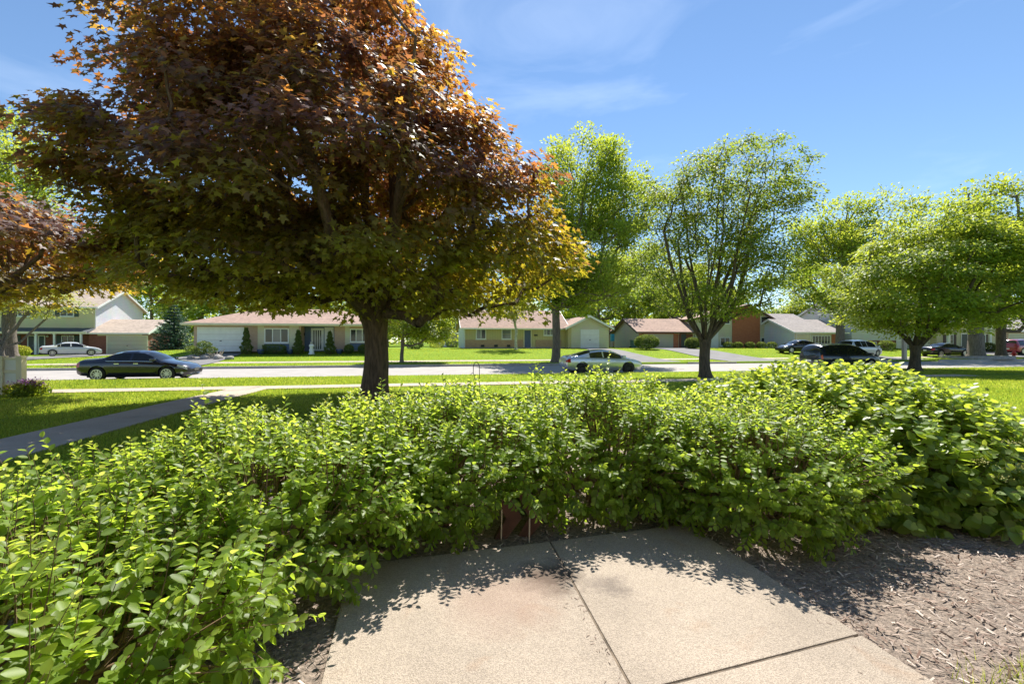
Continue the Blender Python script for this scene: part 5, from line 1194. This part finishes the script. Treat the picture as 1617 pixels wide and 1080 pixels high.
# ------------------------------------------------------------------ the hedge round the patio
CAMP = np.array([0, 0, CAM_Z])
def tinted_leaf(LV, LT, mat, t, name):
    me = bpy.data.meshes.new(name); me.from_pydata([tuple(v) for v in LV], [], [tuple(f) for f in LT])
    a = me.attributes.new('tint', 'FLOAT', 'POINT'); a.data.foreach_set('value', np.full(len(LV), t, np.float32)); me.materials.append(mat); me.polygons.foreach_set('use_smooth', np.ones(len(me.polygons), bool)); return me
def shrub(name, label, cx, cy, rx, ry, Hh, nsh, lmin, lmax, mat, seed, leaf=(OVAL_V, OVAL_T), p=2.6, nleaf=(8, 13), slen=(0.10, 0.26), sprigs=60, parts=280, dome=False, low=0.45, z=0.0, rot=0.0, group='hedge shrubs round the patio', hole=None):
    g = np.random.default_rng(seed); root = empty(name, (cx, cy, z)); tag(root, label, 'shrub', group)
    n = nsh
    d = norm(g.normal(size=(n * 2, 3)))
    if dome:
        d[:, 2] = np.abs(d[:, 2]); q = (np.abs(d) ** p).sum(1) ** (1 / p); sh = d / q[:, None]; sh = sh * np.array([rx, ry, Hh]); nrm_ = norm(sh / np.array([rx, ry, Hh]) ** 2)
    else:
        q = (np.abs(d) ** p).sum(1) ** (1 / p); sh = d / q[:, None] * np.array([rx, ry, Hh * 0.5]); nrm_ = norm(np.sign(sh) * np.abs(sh / np.array([rx, ry, Hh * 0.5])) ** (p - 1) / np.array([rx, ry, Hh * 0.5])); sh[:, 2] += Hh * 0.5
    lum = 1 + 0.13 * np.sin(sh[:, 0] * 5.6 + seed) * np.sin(sh[:, 1] * 4.3 + seed * 2) + 0.09 * np.sin(sh[:, 0] * 11 + sh[:, 2] * 9 + seed) * np.sin(sh[:, 1] * 10 + seed)
    if dome: lum = 1 + (lum - 1) * 0.3
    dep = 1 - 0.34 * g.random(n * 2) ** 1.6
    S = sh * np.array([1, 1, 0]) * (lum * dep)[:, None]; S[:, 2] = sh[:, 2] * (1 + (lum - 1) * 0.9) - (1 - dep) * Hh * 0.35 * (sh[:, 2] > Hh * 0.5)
    keep = (S[:, 2] > 0.06) & (g.random(n * 2) < np.where(S[:, 2] < 0.4 * Hh, low, 1.0))
    # parts of the shrub's far side and underside that face away are kept, only thinner
    keep &= (nrm_[:, 2] > -0.75)
    if hole is not None:
        for (hx_, hy_, hz_, hr_) in hole: keep &= (np.linalg.norm((S + np.array([cx, cy, z]) - np.array([hx_, hy_, hz_])) / np.array([1.3, 2.2, 1]), axis=1) > hr_)
    S, nr = S[keep][:n], nrm_[keep][:n]; m = len(S)
    up = np.clip(S[:, 2] / Hh, 0, 1)
    D = norm(nr * 0.75 + np.array([0, 0, 1.0]) * (0.75 * up - 0.10)[:, None] + g.normal(size=(m, 3)) * 0.33)
    Ls = g.uniform(*slen, m)
    if sprigs:                                   # long leading shoots above the top
        tops = np.argsort(-(S[:, 2] + 0.3 * Hh * g.random(m)))[:sprigs]; D[tops] = norm(np.array([0, 0, 1.0]) + 0.25 * nr[tops] + g.normal(size=(len(tops), 3)) * 0.22); Ls[tops] *= g.uniform(0.8, 1.3, len(tops))
    nl = g.integers(nleaf[0], nleaf[1], m); sid = np.repeat(np.arange(m), nl); N = len(sid)
    k = np.concatenate([np.arange(a) for a in nl]); s = (k + 0.6) / nl[sid]
    side = norm(np.cross(D[sid], np.array([0, 0, 1.0]) + 0.3 * nr[sid] + 1e-3)); sgn = np.where(k % 2 == 0, 1.0, -1.0)[:, None]
    P = S[sid] + D[sid] * (Ls[sid] * s)[:, None] + side * sgn * 0.004
    ax = D[sid] * (0.35 + 0.5 * s)[:, None] + side * sgn * 0.85 + g.normal(size=(N, 3)) * 0.22; ax[:, 2] -= 0.28 * (1 - s) + 0.55 * (1 - up[sid]) * (1 if not dome else 0.8)
    nm = np.array([0, 0, 1.0]) * (0.35 + 0.45 * up[sid])[:, None] + nr[sid] * (1.1 - 0.35 * up[sid])[:, None] + g.normal(size=(N, 3)) * 0.42
    sc = g.uniform(lmin, lmax, N) * (1.12 - 0.55 * s ** 1.5) * (1.15 - 0.32 * up[sid])
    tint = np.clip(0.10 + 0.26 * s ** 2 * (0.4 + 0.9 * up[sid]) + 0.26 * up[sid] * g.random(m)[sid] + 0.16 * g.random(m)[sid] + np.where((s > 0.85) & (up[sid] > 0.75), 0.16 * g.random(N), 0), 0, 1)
    Rm = frames(ax, nm); W = P + np.array([cx, cy, z])
    # the leaves nearest the camera become single pieces
    dist = np.linalg.norm(W - CAMP, axis=1) - 0.0 * sc
    vis = (W[:, 1] > 0.35) & (np.abs(W[:, 0]) < W[:, 1] * 1.16) & (W[:, 2] > CAM_Z - 0.78 * W[:, 1])
    score = sc / dist * np.where(vis, 1, 0.0) * np.where((nm * (CAMP - W)).sum(1) > 0, 1, 0.8) * (1.0 + 0.25 * (dep[keep][:m][sid] - 0.66))
    pick = np.zeros(N, bool)
    if parts: pick[np.argsort(-score)[:parts]] = True
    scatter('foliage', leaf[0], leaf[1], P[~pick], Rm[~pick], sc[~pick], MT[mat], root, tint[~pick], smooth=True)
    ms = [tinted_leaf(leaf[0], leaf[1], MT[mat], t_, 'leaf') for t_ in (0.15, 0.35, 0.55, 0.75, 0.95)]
    for i in np.nonzero(pick)[0]:
        o = bpy.data.objects.new('leaf', ms[min(4, int(tint[i] * 5))]); col.objects.link(o); o.parent = root
        Mx = Matrix(Rm[i].tolist()).to_4x4() @ Matrix.Scale(float(sc[i]), 4); Mx.translation = Vector(P[i]); o.matrix_local = Mx
    # woody stems and fine shoots
    st_ = S[::max(1, m // 46)]; ns_ = len(st_)
    foot = np.stack([st_[:, 0] * 0.28 + g.normal(size=ns_) * 0.06, st_[:, 1] * 0.28 + g.normal(size=ns_) * 0.06, np.zeros(ns_) - 0.02], 1)
    mid = foot * 0.45 + st_ * 0.55 + np.array([0, 0, 0.10]) + g.normal(size=(ns_, 3)) * 0.05
    V1, T1 = limb_mesh(foot, mid, np.full(ns_, .017), np.full(ns_, .011), 5); V2, T2 = limb_mesh(mid, st_, np.full(ns_, .011), np.full(ns_, .005), 5)
    V3, T3 = limb_mesh(S, S + D * Ls[:, None], np.full(m, .0022), np.full(m, .0010), 3); V4, T4 = limb_mesh(S - D * 0.12 - nr * 0.08, S, np.full(m, .0042), np.full(m, .003), 3)
    Vs = np.concatenate([V1, V2, V3, V4]); Ts = np.concatenate([T1, T2 + len(V1), T3 + len(V1) + len(V2), T4 + len(V1) + len(V2) + len(V3)])
    tag(tri_mesh('stems', Vs, Ts, MT['stem'], root, smooth=True), kind='stuff')
    return root
gap = [(0.02, 3.62, 0.22, 0.19), (-0.15, 4.5, 0.32, 0.22), (0.62, 3.9, 0.34, 0.10)]
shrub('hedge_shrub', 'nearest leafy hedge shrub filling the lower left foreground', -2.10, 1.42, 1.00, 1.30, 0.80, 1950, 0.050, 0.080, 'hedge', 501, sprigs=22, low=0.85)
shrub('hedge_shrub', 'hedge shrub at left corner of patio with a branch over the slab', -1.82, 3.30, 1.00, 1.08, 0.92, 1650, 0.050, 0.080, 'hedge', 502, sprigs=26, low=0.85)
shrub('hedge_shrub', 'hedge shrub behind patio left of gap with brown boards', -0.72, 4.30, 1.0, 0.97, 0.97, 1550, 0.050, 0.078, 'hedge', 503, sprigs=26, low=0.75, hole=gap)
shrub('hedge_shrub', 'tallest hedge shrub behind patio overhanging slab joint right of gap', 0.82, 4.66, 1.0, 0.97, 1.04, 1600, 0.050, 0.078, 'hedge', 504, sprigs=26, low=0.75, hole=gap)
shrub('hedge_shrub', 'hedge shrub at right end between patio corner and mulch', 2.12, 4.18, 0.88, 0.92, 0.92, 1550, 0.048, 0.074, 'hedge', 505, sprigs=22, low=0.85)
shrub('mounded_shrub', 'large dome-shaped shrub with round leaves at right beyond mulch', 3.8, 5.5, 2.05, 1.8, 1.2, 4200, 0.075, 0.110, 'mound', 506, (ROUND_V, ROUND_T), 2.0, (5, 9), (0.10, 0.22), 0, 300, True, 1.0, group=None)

# pale bud clusters on the mounded shrub
g = np.random.default_rng(77); nb = 46; a = g.random(nb) * 2 * np.pi; e = 0.25 + 1.1 * g.random(nb)
C = np.stack([3.8 + 2.12 * np.cos(a) * np.cos(e), 5.5 + 1.87 * np.sin(a) * np.cos(e), 1.2 * np.sin(e) + 0.13], 1)
sid = np.repeat(np.arange(nb), 40); P = C[sid] + g.normal(size=(len(sid), 3)) * np.array([.04, .04, .012])
tag(scatter('bud_clusters', DIA_V * np.array([1.4, 1, 2]), DIA_T, P, frames(g.normal(size=P.shape), g.normal(size=P.shape) + np.array([0, 0, 1.])), np.full(len(P), 0.014), MT['bud'], None, g.random(len(P))), 'pale flat flower-bud clusters scattered over the mounded shrub', 'flower buds')

# ------------------------------------------------------------------ mulch chips, grass, litter
def in_quad(P, q):
    ins = np.ones(len(P), bool)
    for i in range(4):
        a_, b_ = np.array(q[i]), np.array(q[(i + 1) % 4]); ins &= ((b_[0] - a_[0]) * (P[:, 1] - a_[1]) - (b_[1] - a_[1]) * (P[:, 0] - a_[0])) > 0
    return ins
PQ = [NL, NR, FR, FL]
n = 85000; P = np.stack([g.uniform(-2.9, 6.5, n), g.uniform(0.9, 6.6, n)], 1)
dn = np.where(P[:, 0] > 1.2, 1.0, 0.5) * np.where(P[:, 1] > 5.2, 0.4, 1); P = P[(g.random(n) < dn)]
P = P[~in_quad(P, PQ)]; n = len(P)
zz = 0.018 + 0.008 * (np.sin(P[:, 0] * 3.1 + 1) * np.cos(P[:, 1] * 2.7 + 1) + 0.5 * np.sin(P[:, 0] * 7.3) * np.sin(P[:, 1] * 6.1)) + 0.012 * g.random(n)
CHIP_V = np.array([(-.09, -.5, 0), (.06, -.46, .03), (.10, .42, .02), (-.05, .5, 0), (0, 0, .08)]); CHIP_T = np.array([(0, 1, 4), (1, 2, 4), (2, 3, 4), (3, 0, 4)])
ax = g.normal(size=(n, 3)) * np.array([1, 1, 0.22]); nm = np.array([0, 0, 1.0]) + g.normal(size=(n, 3)) * 0.3
tag(scatter('bark_chips', CHIP_V, CHIP_T, np.column_stack([P, zz]), frames(ax, nm), 0.010 + 0.055 * g.random(n) ** 3.0, MT['chip'], None, g.random(n) ** 1.4), 'brown bark mulch chips covering the bed round hedge', 'mulch')

def grass(name, label, pts, hgt, wid, seed):
    g = np.random.default_rng(seed); n = len(pts); zz = gz(pts[:, 0], pts[:, 1]) - 0.004
    ax = np.column_stack([g.normal(size=n) * 0.35, g.normal(size=n) * 0.35, np.ones(n)]); nm = np.column_stack([g.normal(size=n), g.normal(size=n) , 0.3 * np.ones(n)])
    Rm = frames(ax, nm); V = BLADE_V[None] * np.stack([np.broadcast_to(wid, n), hgt * g.uniform(0.6, 1.3, n), np.ones(n)], 1)[:, None, :]
    W = np.einsum('nij,nmj->nmi', Rm, V) + np.column_stack([pts, zz])[:, None, :]
    pat = 0.45 + 0.22 * np.sin(pts[:, 0] * 1.1 + pts[:, 1] * 0.4) * np.sin(pts[:, 1] * 0.9) + 0.16 * np.sin(pts[:, 0] * 2.9 + 2) * np.sin(pts[:, 1] * 3.3 + pts[:, 0]) + 0.28 * g.normal(size=n)
    o = tri_mesh(name, W.reshape(-1, 3), np.arange(n * 3).reshape(-1, 3), MT['grass'], None, np.repeat(np.clip(pat, 0, 1), 3))
    tag(o, label, 'grass', kind='stuff')
def clear(P):
    t, u = tu(P[:, 0], P[:, 1]); k = ~((u > U_SW0) & (u < U_SW1)) & ~((t > WT0) & (t < WT1) & (u < U_SW0 + 0.1)) & (u < U_K0 - 0.16) & ~((u > U_FS0) & (u < U_FS1) & (u > 30))
    k &= ~((P[:, 0] > -3.15) & (P[:, 0] < 8.2) & (P[:, 1] < 5.6))
    return k
def spread(n, x0, x1, y0, y1, seed, near=True):
    g = np.random.default_rng(seed); y = y0 + (y1 - y0) * g.random(n) ** 1.25; k = g.uniform(x0, x1, n); return np.column_stack([k * y, y])
P = spread(210000, -1.25, -0.25, 4.0, 25.5, 1); P = P[clear(P)]
grass('lawn_grass', 'short mown grass of near lawn left of the hedge', P, 0.05 + 0.001 * P[:, 1], 0.006 + 0.0007 * P[:, 1], 2)
P = spread(70000, -0.25, 0.6, 6.8, 26, 3); P = P[clear(P)]; grass('lawn_grass', 'grass strip behind the hedge in the centre', P, 0.05 + 0.001 * P[:, 1], 0.006 + 0.0007 * P[:, 1], 4)
P = spread(125000, 0.6, 1.25, 7.0, 32, 5); P = P[clear(P)]; grass('lawn_grass', 'sunny mown grass of near lawn right of the mounded shrub', P, 0.05 + 0.001 * P[:, 1], 0.006 + 0.0007 * P[:, 1], 6)
g = np.random.default_rng(12); n = 140000; t = g.uniform(-60, 75, n); u = U_K1 + 0.2 + 18 * g.random(n) ** 1.1
k = ~((u > U_FS0) & (u < U_FS1))
for a_, b_ in drive_gaps: k &= ~((t > a_ - 0.1) & (t < b_ + 0.1))
t, u = t[k], u[k]; P = np.column_stack([t * CA_ - u * SA_, t * SA_ + u * CA_]); grass('far_lawn_grass', 'mown grass of front yards across the street', P, 0.07, 0.035, 13)
# dry bits blown against the slab edges
nb = 320; e_ = g.random(nb); k_ = g.integers(0, 3, nb)
E0 = np.array([FL, FR, JF])[k_]; E1 = np.array([FR, NR, CJ])[k_]; P = E0 + (E1 - E0) * e_[:, None]
P = P + (np.array([0.0, 1.6]) - P) * (np.abs(g.normal(size=(nb, 1))) * 0.06 + 0.01)
tag(scatter('leaf_litter', CHIP_V, CHIP_T, np.column_stack([P, np.full(nb, PZ + 0.003)]), frames(g.normal(size=(nb, 3)) * np.array([1, 1, 0.15]), np.array([0, 0, 1.0]) + g.normal(size=(nb, 3)) * 0.25), 0.008 + 0.022 * g.random(nb) ** 2, MT['chip'], None, g.random(nb) * 0.6), 'dry brown bits scattered along the slab edges', 'litter')
# tuft at the lower right corner and a few weeds in the mulch
n = 260; P = np.column_stack([2.42 + 0.16 * g.normal(size=n), 2.08 + 0.07 * g.normal(size=n)]); grass('grass_tuft', 'bright grass tuft at lower right corner beside the mulch', P, 0.10, 0.005, 14)
